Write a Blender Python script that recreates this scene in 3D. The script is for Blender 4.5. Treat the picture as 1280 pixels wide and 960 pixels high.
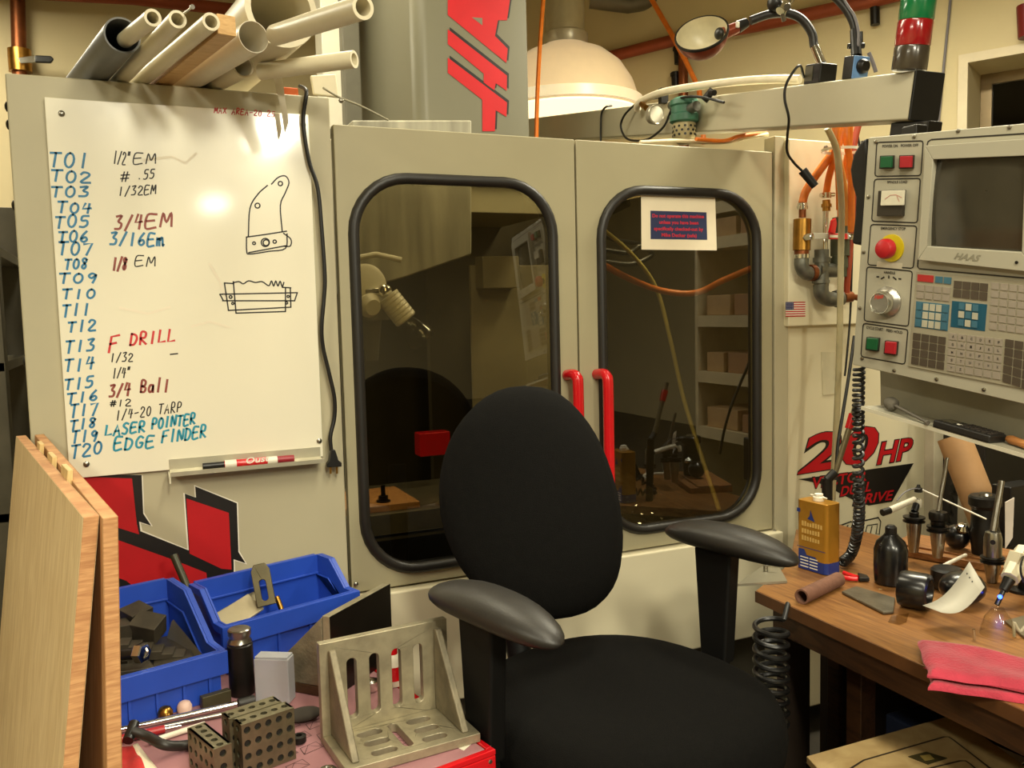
import bpy, bmesh, math, random
from mathutils import Vector, Matrix
random.seed(7)
SC = bpy.context.scene
for o in list(bpy.data.objects): bpy.data.objects.remove(o)
COL = SC.collection
# ------------------------------------------------------------------ camera
F = 1098.0
vx = Vector((3134-640, 328-480, F)).normalized()
vz = -Vector((967-640, 13738-480, F)).normalized()
vz = (vz - vx*vz.dot(vx)).normalized()
vy = vz.cross(vx)
if vy.z < 0: vy = -vy
RM = Matrix((vx, vy, vz))
CAM = Vector((0, -2.2, 1.45))
cd = bpy.data.cameras.new('camera'); co = bpy.data.objects.new('camera', cd); COL.objects.link(co)
ex = RM @ Vector((1,0,0)); ey = RM @ Vector((0,-1,0)); ez = RM @ Vector((0,0,-1))
co.matrix_world = Matrix(((ex.x,ey.x,ez.x,CAM.x),(ex.y,ey.y,ez.y,CAM.y),(ex.z,ey.z,ez.z,CAM.z),(0,0,0,1)))
cd.sensor_width = 36; cd.lens = F/1280*36; cd.clip_start = .05
SC.camera = co
SC.view_settings.view_transform = 'Standard'; SC.view_settings.look = 'None'
SC.view_settings.gamma = 1; SC.view_settings.use_curve_mapping = False
SC.view_settings.exposure = 0.06
# ------------------------------------------------------------------ world and lamps
W = bpy.data.worlds.new('world'); SC.world = W; W.use_nodes = True
W.node_tree.nodes['Background'].inputs[0].default_value = (.012,.011,.009,1)
W.node_tree.nodes['Background'].inputs[1].default_value = 1
WARM = (1.0, .94, .73)
CEIL = 3.6
LAMPZ = 3.04
LAMPS = [(0.7,-1.75,0,26), (.2,-3.7,0,112), (1.22,-5.3,0,150), (1.2,-10.1,0,60), (.62,.42,0,15), (-.7,1.5,0,30), (2.3,-.1,.5,70), (-1.7,-2.3,0,50)]   # x, y, turn, watts; machine, back wall and bench end ones are added fill
def ray(px, py): return RM @ Vector((px-640, py-480, F))
def pD(px, py, d): return CAM + ray(px,py)*(d/F)
def pX(px, py, x): r = ray(px,py); return CAM + r*((x-CAM.x)/r.x)
def pY(px, py, y=0.0): r = ray(px,py); return CAM + r*((y-CAM.y)/r.y)
def pZ(px, py, z): r = ray(px,py); return CAM + r*((z-CAM.z)/r.z)
class Plane:                                   # a real plane in the room, h = height above it along its normal
    def __init__(s, A, n): s.A = A; s.n = n.normalized()
    def __call__(s, px, py, h=0.0):
        r = ray(px,py); A = s.A + s.n*h
        return CAM + r*(s.n.dot(A-CAM)/s.n.dot(r))
def yplane(y): return Plane(Vector((0,y,0)), Vector((0,-1,0)))
def zplane(z): return Plane(Vector((0,0,z)), Vector((0,0,1)))
# ------------------------------------------------------------------ materials
def lin(c): c /= 255.0; return c/12.92 if c <= .04045 else ((c+.055)/1.055)**2.4
MATS = {}
def M(name, rgb=(200,200,200), rough=.5, metal=0.0, var=.06, scale=18, bump=0.0, bscale=None, spec=.5, coat=0.0, emit=0.0, alpha=None, trans=0.0, stretch=None, rgb2=None, sheen=0.0):
    if name in MATS: return MATS[name]
    m = bpy.data.materials.new(name); m.use_nodes = True; MATS[name] = m
    nt = m.node_tree; N = nt.nodes; L = nt.links; b = N['Principled BSDF']
    c = tuple(lin(v) for v in rgb)
    c2 = tuple(lin(v) for v in rgb2) if rgb2 else tuple(max(0,v*(1-2.2*var)) for v in c)
    tc = N.new('ShaderNodeTexCoord'); mp = N.new('ShaderNodeMapping'); L.new(tc.outputs['Object'], mp.inputs[0])
    if stretch: mp.inputs['Scale'].default_value = stretch
    nz = N.new('ShaderNodeTexNoise'); nz.inputs['Scale'].default_value = scale; nz.inputs['Detail'].default_value = 5
    L.new(mp.outputs[0], nz.inputs['Vector'])
    rp = N.new('ShaderNodeValToRGB'); rp.color_ramp.elements[0].position = .32; rp.color_ramp.elements[1].position = .68
    rp.color_ramp.elements[0].color = (*c2,1); rp.color_ramp.elements[1].color = (*c,1)
    L.new(nz.outputs[0], rp.inputs[0]); L.new(rp.outputs[0], b.inputs['Base Color'])
    b.inputs['Roughness'].default_value = rough; b.inputs['Metallic'].default_value = metal
    b.inputs['Specular IOR Level'].default_value = spec
    if coat: b.inputs['Coat Weight'].default_value = coat; b.inputs['Coat Roughness'].default_value = .08
    if sheen: b.inputs['Sheen Weight'].default_value = sheen
    if trans: b.inputs['Transmission Weight'].default_value = trans
    if alpha is not None: b.inputs['Alpha'].default_value = alpha
    if emit: b.inputs['Emission Color'].default_value = (*c,1); b.inputs['Emission Strength'].default_value = emit
    if bump:
        n2 = N.new('ShaderNodeTexNoise'); n2.inputs['Scale'].default_value = bscale or scale*6; n2.inputs['Detail'].default_value = 4
        L.new(mp.outputs[0], n2.inputs['Vector'])
        bp = N.new('ShaderNodeBump'); bp.inputs['Strength'].default_value = bump; bp.inputs['Distance'].default_value = .004
        L.new(n2.outputs[0], bp.inputs['Height']); L.new(bp.outputs[0], b.inputs['Normal'])
    return m
def wood(name, a, b_, scale=6, stretch=(1,1,14), rough=.55, dist=2.5):
    m = M(name, a, rough)
    nt = m.node_tree; N = nt.nodes; L = nt.links; b = N['Principled BSDF']
    tc = N.new('ShaderNodeTexCoord'); mp = N.new('ShaderNodeMapping'); mp.inputs['Scale'].default_value = stretch
    L.new(tc.outputs['Object'], mp.inputs[0])
    nz = N.new('ShaderNodeTexNoise'); nz.inputs['Scale'].default_value = scale; nz.inputs['Detail'].default_value = 7; nz.inputs['Distortion'].default_value = dist
    L.new(mp.outputs[0], nz.inputs['Vector'])
    rp = N.new('ShaderNodeValToRGB'); rp.color_ramp.elements[0].position = .35; rp.color_ramp.elements[1].position = .65
    rp.color_ramp.elements[0].color = (*[lin(v) for v in b_],1); rp.color_ramp.elements[1].color = (*[lin(v) for v in a],1)
    L.new(nz.outputs[0], rp.inputs[0]); L.new(rp.outputs[0], b.inputs['Base Color'])
    return m
def glass(name, tint, ior=1.6, rough=.0):
    if name in MATS: return MATS[name]
    m = bpy.data.materials.new(name); m.use_nodes = True; MATS[name] = m
    nt = m.node_tree; N = nt.nodes; L = nt.links; N.remove(N['Principled BSDF'])
    tr = N.new('ShaderNodeBsdfTransparent'); tr.inputs[0].default_value = (*tint,1)
    gl = N.new('ShaderNodeBsdfGlossy'); gl.inputs['Roughness'].default_value = rough
    fr = N.new('ShaderNodeFresnel'); fr.inputs['IOR'].default_value = ior
    mx = N.new('ShaderNodeMixShader'); geo = N.new('ShaderNodeNewGeometry'); mm = N.new('ShaderNodeMath'); mm.operation = 'SUBTRACT'; mm.inputs[0].default_value = 1; L.new(geo.outputs['Backfacing'], mm.inputs[1]); m3 = N.new('ShaderNodeMath'); m3.operation = 'MULTIPLY'; L.new(fr.outputs[0], m3.inputs[0]); L.new(mm.outputs[0], m3.inputs[1]); L.new(m3.outputs[0], mx.inputs[0]); L.new(tr.outputs[0], mx.inputs[1]); L.new(gl.outputs[0], mx.inputs[2])
    L.new(mx.outputs[0], N['Material Output'].inputs[0])
    return m
# ------------------------------------------------------------------ mesh helpers
class MB:
    def __init__(s): s.v = []; s.f = []; s.fm = []; s.mi = 0
    def add(s, vs, fs):
        k = len(s.v); s.v += [Vector(v) for v in vs]
        for f in fs: s.f.append([i+k for i in f]); s.fm.append(s.mi)
        return s
    def box(s, c, sz, R=None):
        c = Vector(c); hx,hy,hz = [d/2 for d in sz]; vs = []
        for z in (-hz,hz):
            for x,y in ((-hx,-hy),(hx,-hy),(hx,hy),(-hx,hy)):
                p = Vector((x,y,z)); vs.append(c + (R @ p if R else p))
        return s.add(vs, [(3,2,1,0),(4,5,6,7),(0,1,5,4),(1,2,6,5),(2,3,7,6),(3,0,4,7)])
    def bb(s, a, b): return s.box([(a[i]+b[i])/2 for i in range(3)], [abs(b[i]-a[i]) for i in range(3)])
    def prism(s, poly, vec):                   # polygon (3D) extruded by vec
        n = len(poly); vec = Vector(vec); P = [Vector(p) for p in poly]
        nr = Vector((0,0,0))
        for i in range(n): nr += P[i].cross(P[(i+1)%n])
        if nr.dot(vec) > 0: P = P[::-1]
        return s.add(P+[p+vec for p in P], [list(range(n)), [2*n-1-i for i in range(n)]] + [((i+1)%n, i, i+n, (i+1)%n+n) for i in range(n)])
    def face(s, poly): return s.add(poly, [list(range(len(poly)))])
    def rings(s, rs, cap0=True, cap1=True, closed=False):
        n = len(rs[0]); vs = [p for r in rs for p in r]; fs = []
        m = len(rs)
        for j in range(m if closed else m-1):
            a = j*n; b = ((j+1)%m)*n
            for i in range(n): fs.append((a+i, a+(i+1)%n, b+(i+1)%n, b+i))
        if not closed:
            if cap0: fs.append(list(range(n))[::-1])
            if cap1: fs.append([(m-1)*n+i for i in range(n)])
        return s.add(vs, fs)
    def lathe(s, prof, o=(0,0,0), ax=(0,0,1), seg=24, sx=1, sy=1, cap=True):
        o = Vector(o); a = Vector(ax).normalized(); t = Vector((1,0,0)) if abs(a.x) < .9 else Vector((0,1,0))
        u = (t - a*t.dot(a)).normalized(); w = a.cross(u); rs = []
        for r, h in prof:
            rs.append([o + a*h + u*(r*sx*math.cos(2*math.pi*i/seg)) + w*(r*sy*math.sin(2*math.pi*i/seg)) for i in range(seg)])
        return s.rings(rs, cap, cap)
    def cyl(s, p0, p1, r0, r1=None, seg=20):
        p0 = Vector(p0); p1 = Vector(p1); d = p1-p0
        return s.lathe([(r0,0),(r0 if r1 is None else r1, d.length)], p0, d, seg)
    def tube(s, pts, r, seg=10, closed=False):
        P = [Vector(p) for p in pts]; n = len(P); rs = []; u = None
        for i in range(n):
            if closed: t = P[(i+1)%n]-P[i-1]
            else: t = P[min(i+1,n-1)]-P[max(i-1,0)]
            t = t.normalized()
            if u is None: q = Vector((0,0,1)) if abs(t.z) < .9 else Vector((1,0,0)); u = (q - t*q.dot(t)).normalized()
            else:
                u = u - t*u.dot(t); u = u.normalized() if u.length > 1e-6 else t.orthogonal().normalized()
            w = t.cross(u); rr = r[i] if isinstance(r,(list,tuple)) else r
            rs.append([P[i] + u*(rr*math.cos(2*math.pi*k/seg)) + w*(rr*math.sin(2*math.pi*k/seg)) for k in range(seg)])
        return s.rings(rs, closed=closed)
    def pipe(s, p0, p1, ro, ri, seg=28):       # hollow tube
        p0 = Vector(p0); p1 = Vector(p1); L = (p1-p0).length
        return s.lathe([(ri,L),(ri,0),(ro,0),(ro,L),(ri,L)], p0, p1-p0, seg, cap=False)
    def sphere(s, c, r, seg=18, rg=10, sx=1, sy=1, sz=1, R=None):
        c = Vector(c); rs = []
        for j in range(1,rg):
            a = math.pi*j/rg; ring = []
            for i in range(seg):
                b = 2*math.pi*i/seg; p = Vector((r*sx*math.sin(a)*math.cos(b), r*sy*math.sin(a)*math.sin(b), -r*sz*math.cos(a)))
                ring.append(c + (R @ p if R else p))
            rs.append(ring)
        return s.rings(rs)
    def plate(s, outer, holes, t, O, ex, ey, ez):   # 2D outline with holes, thickness t along ez, frame O,ex,ey,ez
        bm = bmesh.new(); es = []
        for loop in [outer]+holes:
            vs = [bm.verts.new((x,y,0)) for x,y in loop]
            for i in range(len(vs)): es.append(bm.edges.new((vs[i], vs[(i+1)%len(vs)])))
        bmesh.ops.triangle_fill(bm, use_beauty=True, use_dissolve=False, edges=es, normal=(0,0,1))
        bm.verts.ensure_lookup_table(); bm.verts.index_update()
        O = Vector(O); ex = Vector(ex); ey = Vector(ey); ez = Vector(ez); n = len(bm.verts)
        vs = [O+ex*v.co.x+ey*v.co.y+ez*t for v in bm.verts] + [O+ex*v.co.x+ey*v.co.y for v in bm.verts]
        flip = ex.cross(ey).dot(ez)*t < 0; fs = []
        for f in bm.faces:
            ids = [v.index for v in f.verts]
            if f.normal.z < 0: ids = ids[::-1]
            fs.append(ids); fs.append([i+n for i in ids[::-1]])
        k = 0
        for li, loop in enumerate([outer]+holes):
            m = len(loop); area = sum(loop[i][0]*loop[(i+1)%m][1]-loop[(i+1)%m][0]*loop[i][1] for i in range(m))
            for i in range(m):
                a, b = k+i, k+(i+1)%m
                q = [a, a+n, b+n, b]
                if (area > 0) == (li == 0): pass
                else: q = q[::-1]
                fs.append(q)
            k += m
        bm.free()
        if flip: fs = [f[::-1] for f in fs]
        return s.add(vs, fs)
    def build(s, name, mat, root=None, parent=None, smooth=True, bevel=0, seg=2, sub=0):
        me = bpy.data.meshes.new(name)
        if root is not None: inv = ROOTM[root.name].inverted(); vs = [inv @ v for v in s.v]; off = None
        else:
            xs = [v.x for v in s.v]; ys = [v.y for v in s.v]; zs = [v.z for v in s.v]
            off = Vector(((min(xs)+max(xs))/2, (min(ys)+max(ys))/2, min(zs))); vs = [v-off for v in s.v]
        me.from_pydata([tuple(v) for v in vs], [], s.f); me.validate()
        mats = mat if isinstance(mat,(list,tuple)) else [mat]
        for m in mats: me.materials.append(m)
        if len(mats) > 1 and len(me.polygons) == len(s.fm): me.polygons.foreach_set('material_index', s.fm)
        if smooth:
            me.polygons.foreach_set('use_smooth', [True]*len(me.polygons)); me.set_sharp_from_angle(angle=math.radians(38))
        o = bpy.data.objects.new(name, me); COL.objects.link(o)
        if root is not None: o.parent = parent or root
        else: o.location = off; ROOTM[o.name] = Matrix.Translation(off)
        if bevel:
            md = o.modifiers.new('bevel','BEVEL'); md.width = bevel; md.segments = seg; md.limit_method = 'ANGLE'; md.angle_limit = math.radians(40); md.harden_normals = True
        if sub: md = o.modifiers.new('sub','SUBSURF'); md.levels = sub; md.render_levels = sub
        return o
ROOTM = {}
def thing(name, label, cat, loc=(0,0,0), rz=0.0, group=None, Mx=None):
    o = bpy.data.objects.new(name, None); COL.objects.link(o); o.empty_display_size = .05
    m = Mx or (Matrix.Translation(Vector(loc)) @ Matrix.Rotation(rz,4,'Z'))
    o.matrix_world = m; ROOTM[o.name] = m.copy()
    return tag(o, label, cat, group)
def tag(o, label, cat, group=None):
    o['label'] = label; o['category'] = cat
    if group: o['group'] = group
    return o
def structure(o): o['kind'] = 'structure'; return o
def place(mb, root):                            # vertices written in the thing's own frame -> world
    m = ROOTM[root.name]; mb.v = [m @ v for v in mb.v]; return mb
def rrect(x0, y0, x1, y1, r, n=8):
    out = []
    for cx,cy,a in ((x1-r,y0+r,-90),(x1-r,y1-r,0),(x0+r,y1-r,90),(x0+r,y0+r,180)):
        for i in range(n+1):
            t = math.radians(a+90*i/n); out.append((cx+r*math.cos(t), cy+r*math.sin(t)))
    return out
def circ(x, y, r, n=16): return [(x+r*math.cos(2*math.pi*i/n), y+r*math.sin(2*math.pi*i/n)) for i in range(n)]
def slot(x0, y0, x1, y1, n=8):
    r = min(x1-x0, y1-y0)/2; return rrect(x0,y0,x1,y1,r*.999,n)
def bez(pts, n=10):                             # Catmull-Rom through 3D points
    P = [Vector(p) for p in pts]; P = [P[0]*2-P[1]] + P + [P[-1]*2-P[-2]]; out = []
    for i in range(1,len(P)-2):
        for k in range(n):
            t = k/n; a,b,c,d = P[i-1],P[i],P[i+1],P[i+2]
            out.append(.5*((2*b)+(c-a)*t+(2*a-5*b+4*c-d)*t*t+(3*b-a-3*c+d)*t**3))
    out.append(P[-2]); return out
def ribbon(mb, pts, w, n):                      # flat stroke lying on a surface with normal n
    P = [Vector(p) for p in pts]; L = []; Rr = []
    for i in range(len(P)):
        t = (P[min(i+1,len(P)-1)]-P[max(i-1,0)])
        if t.length < 1e-7: t = Vector((1,0,0))
        sd = n.cross(t.normalized())*(w/2); L.append(P[i]+sd); Rr.append(P[i]-sd)
    e = (P[0]-P[1]).normalized()*(w*.35) if len(P) > 1 else Vector(); L[0] += e; Rr[0] += e
    e = (P[-1]-P[-2]).normalized()*(w*.35) if len(P) > 1 else Vector(); L[-1] += e; Rr[-1] += e
    k = len(P); return mb.add(L+Rr, [(i, i+1, i+1+k, i+k) for i in range(k-1)])
def text_polys(txt, bold=0.0):                  # printed letters as a flat mesh in a unit box
    c = bpy.data.curves.new('t','FONT'); c.body = txt; c.offset = bold; c.resolution_u = 3
    o = bpy.data.objects.new('t', c); COL.objects.link(o)
    dg = bpy.context.evaluated_depsgraph_get(); me = bpy.data.meshes.new_from_object(o.evaluated_get(dg))
    vs = [v.co.copy() for v in me.vertices]; fs = [list(p.vertices) for p in me.polygons]
    bpy.data.objects.remove(o); bpy.data.curves.remove(c); bpy.data.meshes.remove(me)
    x0 = min(v.x for v in vs); x1 = max(v.x for v in vs); y0 = min(v.y for v in vs); y1 = max(v.y for v in vs)
    return [((v.x-x0)/(x1-x0), (v.y-y0)/(y1-y0)) for v in vs], fs
def ptext(mb, txt, bl, br, tl, pl, h=0.0, bold=0.0):   # letters fitted to a parallelogram on plane pl
    uv, fs = text_polys(txt, bold)
    A = pl(*bl,h); B = pl(*br,h); C = pl(*tl,h)
    return mb.add([A+(B-A)*u+(C-A)*v for u,v in uv], fs)

# ------------------------------------------------------------------ shared materials
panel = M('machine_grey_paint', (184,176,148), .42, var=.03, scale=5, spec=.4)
door_m = M('door_grey_paint', (168,160,130), .42, var=.03, scale=4, spec=.4)
cream = M('cream_paint', (222,213,182), .45, var=.03, scale=4)
beam_m = M('arm_grey_paint', (182,175,150), .45, var=.03, scale=6)
black = M('black_plastic', (20,19,18), .38, var=.1)
blackm = M('black_oxide_steel', (34,31,27), .4, .5, var=.15, scale=30)
rubber = M('black_rubber', (34,31,27), .45, var=.1)
steel = M('machined_steel', (168,164,152), .28, 1, var=.12, scale=40)
cast = M('ground_cast_iron', (178,168,140), .42, .55, var=.16, scale=26, bump=.15)
castr = M('rough_cast_iron', (146,136,112), .6, .4, var=.2, scale=22, bump=.35)
chrome = M('bright_chrome', (220,218,210), .12, 1, var=.02)
brass = M('brass_fitting', (178,132,62), .3, 1, var=.12, scale=40)
copper = M('copper_pipe', (140,82,48), .42, .8, var=.15, scale=20)
galv = M('galvanised_fitting', (122,122,112), .45, .7, var=.18, scale=35)
red_m = M('red_enamel', (205,18,28), .25, var=.04, coat=.4)
white_p = M('white_plastic', (232,226,206), .4, var=.03)
pvc = M('white_pvc', (226,216,186), .4, var=.04, scale=12)
orange = M('orange_hose', (226,120,28), .4, var=.1, scale=30)
bluebin = M('blue_bin_plastic', (36,74,182), .42, var=.05, scale=14)
clear = glass('clear_plastic', (.86,.86,.82), 1.35, .05)
cblack = M('decal_black', (22,18,16), .4, var=.05)
cred = M('decal_red', (184,20,28), .55, var=.04, spec=.3)
cwhite = M('decal_white', (236,230,214), .4, var=.02)
dark_text = M('black_print', (32,28,24), .5, var=.05)

# ================================================================== the room
def build_room():
    conc = M('dark_concrete', (74,68,58), .65, var=.22, scale=7, bump=.15)
    wallp = M('beige_wall_paint', (206,191,150), .7, var=.03, scale=3, bump=.05, bscale=60)
    ceilp = M('ceiling_paint', (214,206,184), .8, var=.03, scale=3)
    trimp = M('window_trim_paint', (216,202,170), .55, var=.03)
    # right wall runs obliquely behind the machine
    P0 = Vector((3.3,1.3,0)); d = Vector((-.47,.883,0)).normalized(); n = Vector((-d.y,d.x,0))   # n points away? fix below
    if n.dot(CAM-P0) < 0: n = -n
    wp = Plane(P0, n)
    def ws(px,py): q = wp(px,py)-P0; return q.dot(d), q.z
    s1 = ws(1211,79)[0]; z1 = ws(1213,79)[1]; z0 = z1-1.0; s0 = s1-1.15
    smin, smax = -6.5, (2.6-1.3)/d.y
    def wbox(mb, sa, sb, za, zb, ta, tb):       # along, height, thickness away from the room
        A = P0+d*sa-n*ta; mb.prism([A+Vector((0,0,za)), P0+d*sb-n*ta+Vector((0,0,za)), P0+d*sb-n*ta+Vector((0,0,zb)), A+Vector((0,0,zb))], -n*(tb-ta))
    mb = MB()
    wbox(mb,smin,s0,0,CEIL,0,.36); wbox(mb,s1,smax,0,CEIL,0,.36); wbox(mb,s0,s1,0,z0,0,.36); wbox(mb,s0,s1,z1,CEIL,0,.36)
    structure(mb.build('wall_right', wallp, smooth=False))
    R = smax; Xc = (P0+d*smax).x
    mb = MB(); mb.bb((-3.2,2.6,0),(Xc+.02,2.8,CEIL)); structure(mb.build('wall_back', wallp, smooth=False))
    mb = MB(); mb.bb((-3.4,-11.5,0),(-3.2,2.8,CEIL)); structure(mb.build('wall_left', wallp, smooth=False))
    mb = MB(); mb.bb((-3.2,-11.7,0),(8,-11.5,CEIL)); structure(mb.build('wall_front', wallp, smooth=False))
    E = P0+d*smin
    mb = MB(); mb.bb((E.x,-11.5,0),(E.x+.2,E.y+.2,CEIL)); structure(mb.build('wall_far', wallp, smooth=False))
    mb = MB(); mb.bb((-3.4,-11.7,-.1),(8,2.8,0)); structure(mb.build('floor', conc, smooth=False))
    mb = MB(); mb.bb((-3.4,-11.7,CEIL),(8,2.8,CEIL+.1)); structure(mb.build('ceiling', ceilp, smooth=False))
    # window
    mb = MB(); t = .04
    wbox(mb,s0-t,s1+t,z1,z1+t,-.02,0); wbox(mb,s1,s1+t,z0,z1,-.02,0); wbox(mb,s0-t,s0,z0,z1,-.02,0); wbox(mb,s0-t,s1+t,z0-t,z0,-.02,0)
    wn = structure(mb.build('window_1', trimp, smooth=False)); Mw = wn
    fr = M('bronze_window_frame', (150,130,96), .4, .4)
    mb = MB(); a = .05
    wbox(mb,s1-a,s1-.002,z0,z1,.27,.32); wbox(mb,s0+.002,s0+a,z0,z1,.27,.32); wbox(mb,s0+a,s1-a,z1-a,z1-.002,.27,.32); wbox(mb,s0+a,s1-a,z0+.002,z0+a,.27,.32)
    wbox(mb,s0+a,s1-a,(z0+z1)/2+.2,(z0+z1)/2+.225,.285,.305)
    mb.build('window_frame', fr, wn, smooth=False)
    mb = MB(); wbox(mb,s0+a,s1-a,z0+a,z1-a,.292,.298); mb.build('window_pane', glass('night_window_pane',(.25,.24,.2),1.6), wn, smooth=False)
    mb = MB(); wbox(mb,s0-.2,s1+.2,z0-.3,z1+.3,.6,.62); structure(mb.build('night_backdrop', M('night_backdrop_paint',(60,50,38),.8), smooth=False))  # dark panel added to stand in for the night outside
    return wp
WP = build_room()

# ceiling lamps (strip fittings), some added as fill: light sits under the diffuser
def ceiling_lamp(x, y, rz, watts, label):
    t = thing('ceiling_lamp', label, 'ceiling lamp', (x,y,LAMPZ), rz, 'strip lamps on the ceiling')
    for yy in (-.5,.5):
        mb = MB(); mb.cyl((0,yy,.0005),(0,yy,CEIL-LAMPZ-.002),.006,seg=8); place(mb,t).build('hanger_rod', steel, t)
    mb = MB(); mb.bb((-.17,-.62,-.07),(.17,.62,0)); place(mb,t).build('housing', white_p, t, bevel=.01)
    mb = MB(); mb.bb((-.15,-.6,-.085),(.15,.6,-.0705)); df = place(mb,t).build('diffuser', M('lamp_diffuser',(255,236,190),.5,emit=4.0,var=.0), t, bevel=.01)
    ld = bpy.data.lights.new('lamp_light','AREA'); ld.shape = 'RECTANGLE'; ld.size = .3; ld.size_y = 1.2; ld.energy = watts; ld.color = WARM
    lo = bpy.data.objects.new('lamp_light', ld); COL.objects.link(lo); lo.parent = t; lo.location = (0,0,-.095)
_ll = ['white strip lamp on the ceiling above the black chair','white strip lamp on the ceiling behind the chair','white strip lamp on the ceiling far behind the bench','white strip lamp on the ceiling at the far front wall','added strip lamp out of view, filling light into the milling machine','added strip lamp out of view, brightening the back wall behind the milling machine','added strip lamp out of view above the bench end, brightening the right wall','white strip lamp on the ceiling left of the plywood sheets']
for (x,y,r,w),lb in zip(LAMPS,_ll): ceiling_lamp(x,y,r,w,lb)

# ================================================================== the milling machine
XL, XD, XM, XR, XE = -.199, .506, 1.183, 1.876, 1.90
ZT, ZD, ZB = 1.986, 1.923, .733
YP = yplane(0.0)
mill = thing('milling_machine', 'large grey vertical milling machine with two windowed sliding doors', 'milling machine', (.9,.8,0))
def build_mill():
    t = mill
    # left front panel, side panels, sill, right post
    mb = MB(); mb.bb((XL,0,.1),(XD-.008,.03,ZT)); mb.bb((XL,.03,ZT-.02),(XD-.008,.5,ZT)); mb.build('front_panel', panel, t, bevel=.004)
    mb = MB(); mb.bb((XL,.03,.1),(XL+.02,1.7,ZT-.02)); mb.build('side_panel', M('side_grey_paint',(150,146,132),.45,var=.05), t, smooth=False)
    mb = MB(); mb.bb((XL+.02,1.66,.1),(2.55,1.7,1.95)); mb.build('back_panel', M('inner_sheet_tan',(84,76,56),.5,var=.2,scale=3), t, smooth=False)
    mb = MB(); mb.bb((XD-.004,-.02,.40),(XE,.03,ZB-.006)); mb.build('sill_panel', cream, t, bevel=.006)
    mb = MB(); mb.bb((XD-.004,.06,ZB+.0),(XE,.10,ZB+.02)); mb.bb((XD-.004,.055,ZD-.02),(XE,.09,ZD-.001)); mb.build('door_track', M('door_track_steel',(110,106,94),.4,.6), t)
    mb = MB(); mb.bb((XR+.004,.0,.1),(XE+.035,.05,1.972)); mb.build('door_post', panel, t, bevel=.003)
    mb = MB(); mb.bb((2.56,.03,.1),(2.58,1.7,1.9)); mb.build('side_panel', panel, t, smooth=False)
    for sx in (0,1):
        x = (XL+.12, 2.4)[sx]
        for y in (.15,1.55):
            mb = MB(); mb.cyl((x,y,0),(x,y,.1),.06); mb.build('levelling_foot', blackm, t)
    mb = MB(); mb.bb((XL+.03,.06,.1),(2.54,1.6,.55)); mb.build('base_casting', M('machine_base_paint',(96,92,80),.5,var=.1), t, smooth=False)
    # doors
    for (x0,x1,wx0,wx1,wz0,wz1,hx,hpx) in ((XD,XM-.0025,.5348,1.1195,.7634,1.809,None,(712,463,722)),(XM+.0025,XR,1.2479,1.8256,.7782,1.8019,None,(749,462,758))):
        r = .155
        mb = MB(); e = Vector((1,0,0)); u = Vector((0,0,1))
        mb.plate([(x0,ZB),(x1,ZB),(x1,ZD),(x0,ZD)], [rrect(wx0+.012,wz0+.012,wx1-.012,wz1-.012,r-.012)], .03, (0,.035,0), e, u, (0,-1,0))
        dr = mb.build('door', door_m, t, bevel=.003)
        mb = MB(); lp = [Vector((x,-.0,z)) for x,z in rrect(wx0+.012,wz0+.012,wx1-.012,wz1-.012,r-.012)]
        mb.tube([p+Vector((0,.004,0)) for p in lp], .0145, 10, closed=True); mb.build('window_gasket', rubber, t, dr)
        mb = MB(); mb.plate(rrect(wx0+.008,wz0+.008,wx1-.008,wz1-.008,r-.01), [], .006, (0,.020,0), e, u, (0,-1,0))
        mb.build('window_pane', glass('tinted_window',(.66,.62,.49),2.3), t, dr, smooth=False)
        # red bar handle
        a = pY(hpx[0]-2,hpx[1]+6,-.002); top = a.z; hxx = a.x
        H = [Vector((hxx,.004,top)), Vector((hxx+.002,-.03,top+.003)), Vector((hxx+.004,-.046,top-.004)), Vector((hxx+.005,-.052,top-.03)), Vector((hxx+.005,-.052,top-.2)), Vector((hxx+.005,-.052,top-.40)), Vector((hxx+.004,-.046,top-.43)), Vector((hxx+.002,-.03,top-.437)), Vector((hxx,.004,top-.435))]
        mb = MB(); mb.tube(bez(H,6), .0155, 14); mb.build('handle', red_m, t, dr)
    # column cover
    cy = .7; cx0 = pY(520,150,cy).x; cx1 = pY(661,160,cy).x; rr = .05
    prof = [(cx1,cy),(cx1,1.6)] + [(cx0,1.6)] + [(cx0+rr-rr*math.cos(a), cy+rr-rr*math.sin(a)) for a in [math.pi/2*i/8 for i in range(9)]]
    mb = MB(); mb.prism([(x,y,1.90) for x,y in prof], (0,0,1.1)); cv = mb.build('column_cover', M('column_grey_gloss',(112,109,90),.38,var=.03,scale=3), t)
    cp = yplane(cy)
    L1 = [(559.7,72),(559.7,91),(602.8,124.6),(603,164),(618.5,164),(619.5,137.8),(633,146),(633.8,128.3)]
    L2 = [(559.7,36.5),(559.7,55),(604.6,92),(604.6,103),(617.8,113),(619.6,104),(633.3,113.4),(633.7,94.6)]
    L3 = [(559.7,-8),(559.7,18.7),(633,78.7),(634.6,61),(618.7,45),(622.4,25.3),(633.7,25.3),(637.4,0),(637.4,-10)]
    tri = [(589.7,21.5),(603,22.5),(603,31.8)]
    for nm, mt, dx, dy, h in (('lettering_shadow',cblack,2.4,-2.6,.0006),('lettering',cred,0,0,.0012)):
        mb = MB()
        for Lp in (L1,L2,L3): mb.prism([cp(x+dx,y+dy,h) for x,y in Lp], (0,-.0004,0))
        mb.build(nm, mt, t, cv, smooth=False)
    mb = MB(); mb.prism([cp(x,y,.0018) for x,y in tri], (0,-.0003,0)); mb.build('lettering_gap', MATS['column_grey_gloss'], t, cv, smooth=False)
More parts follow.
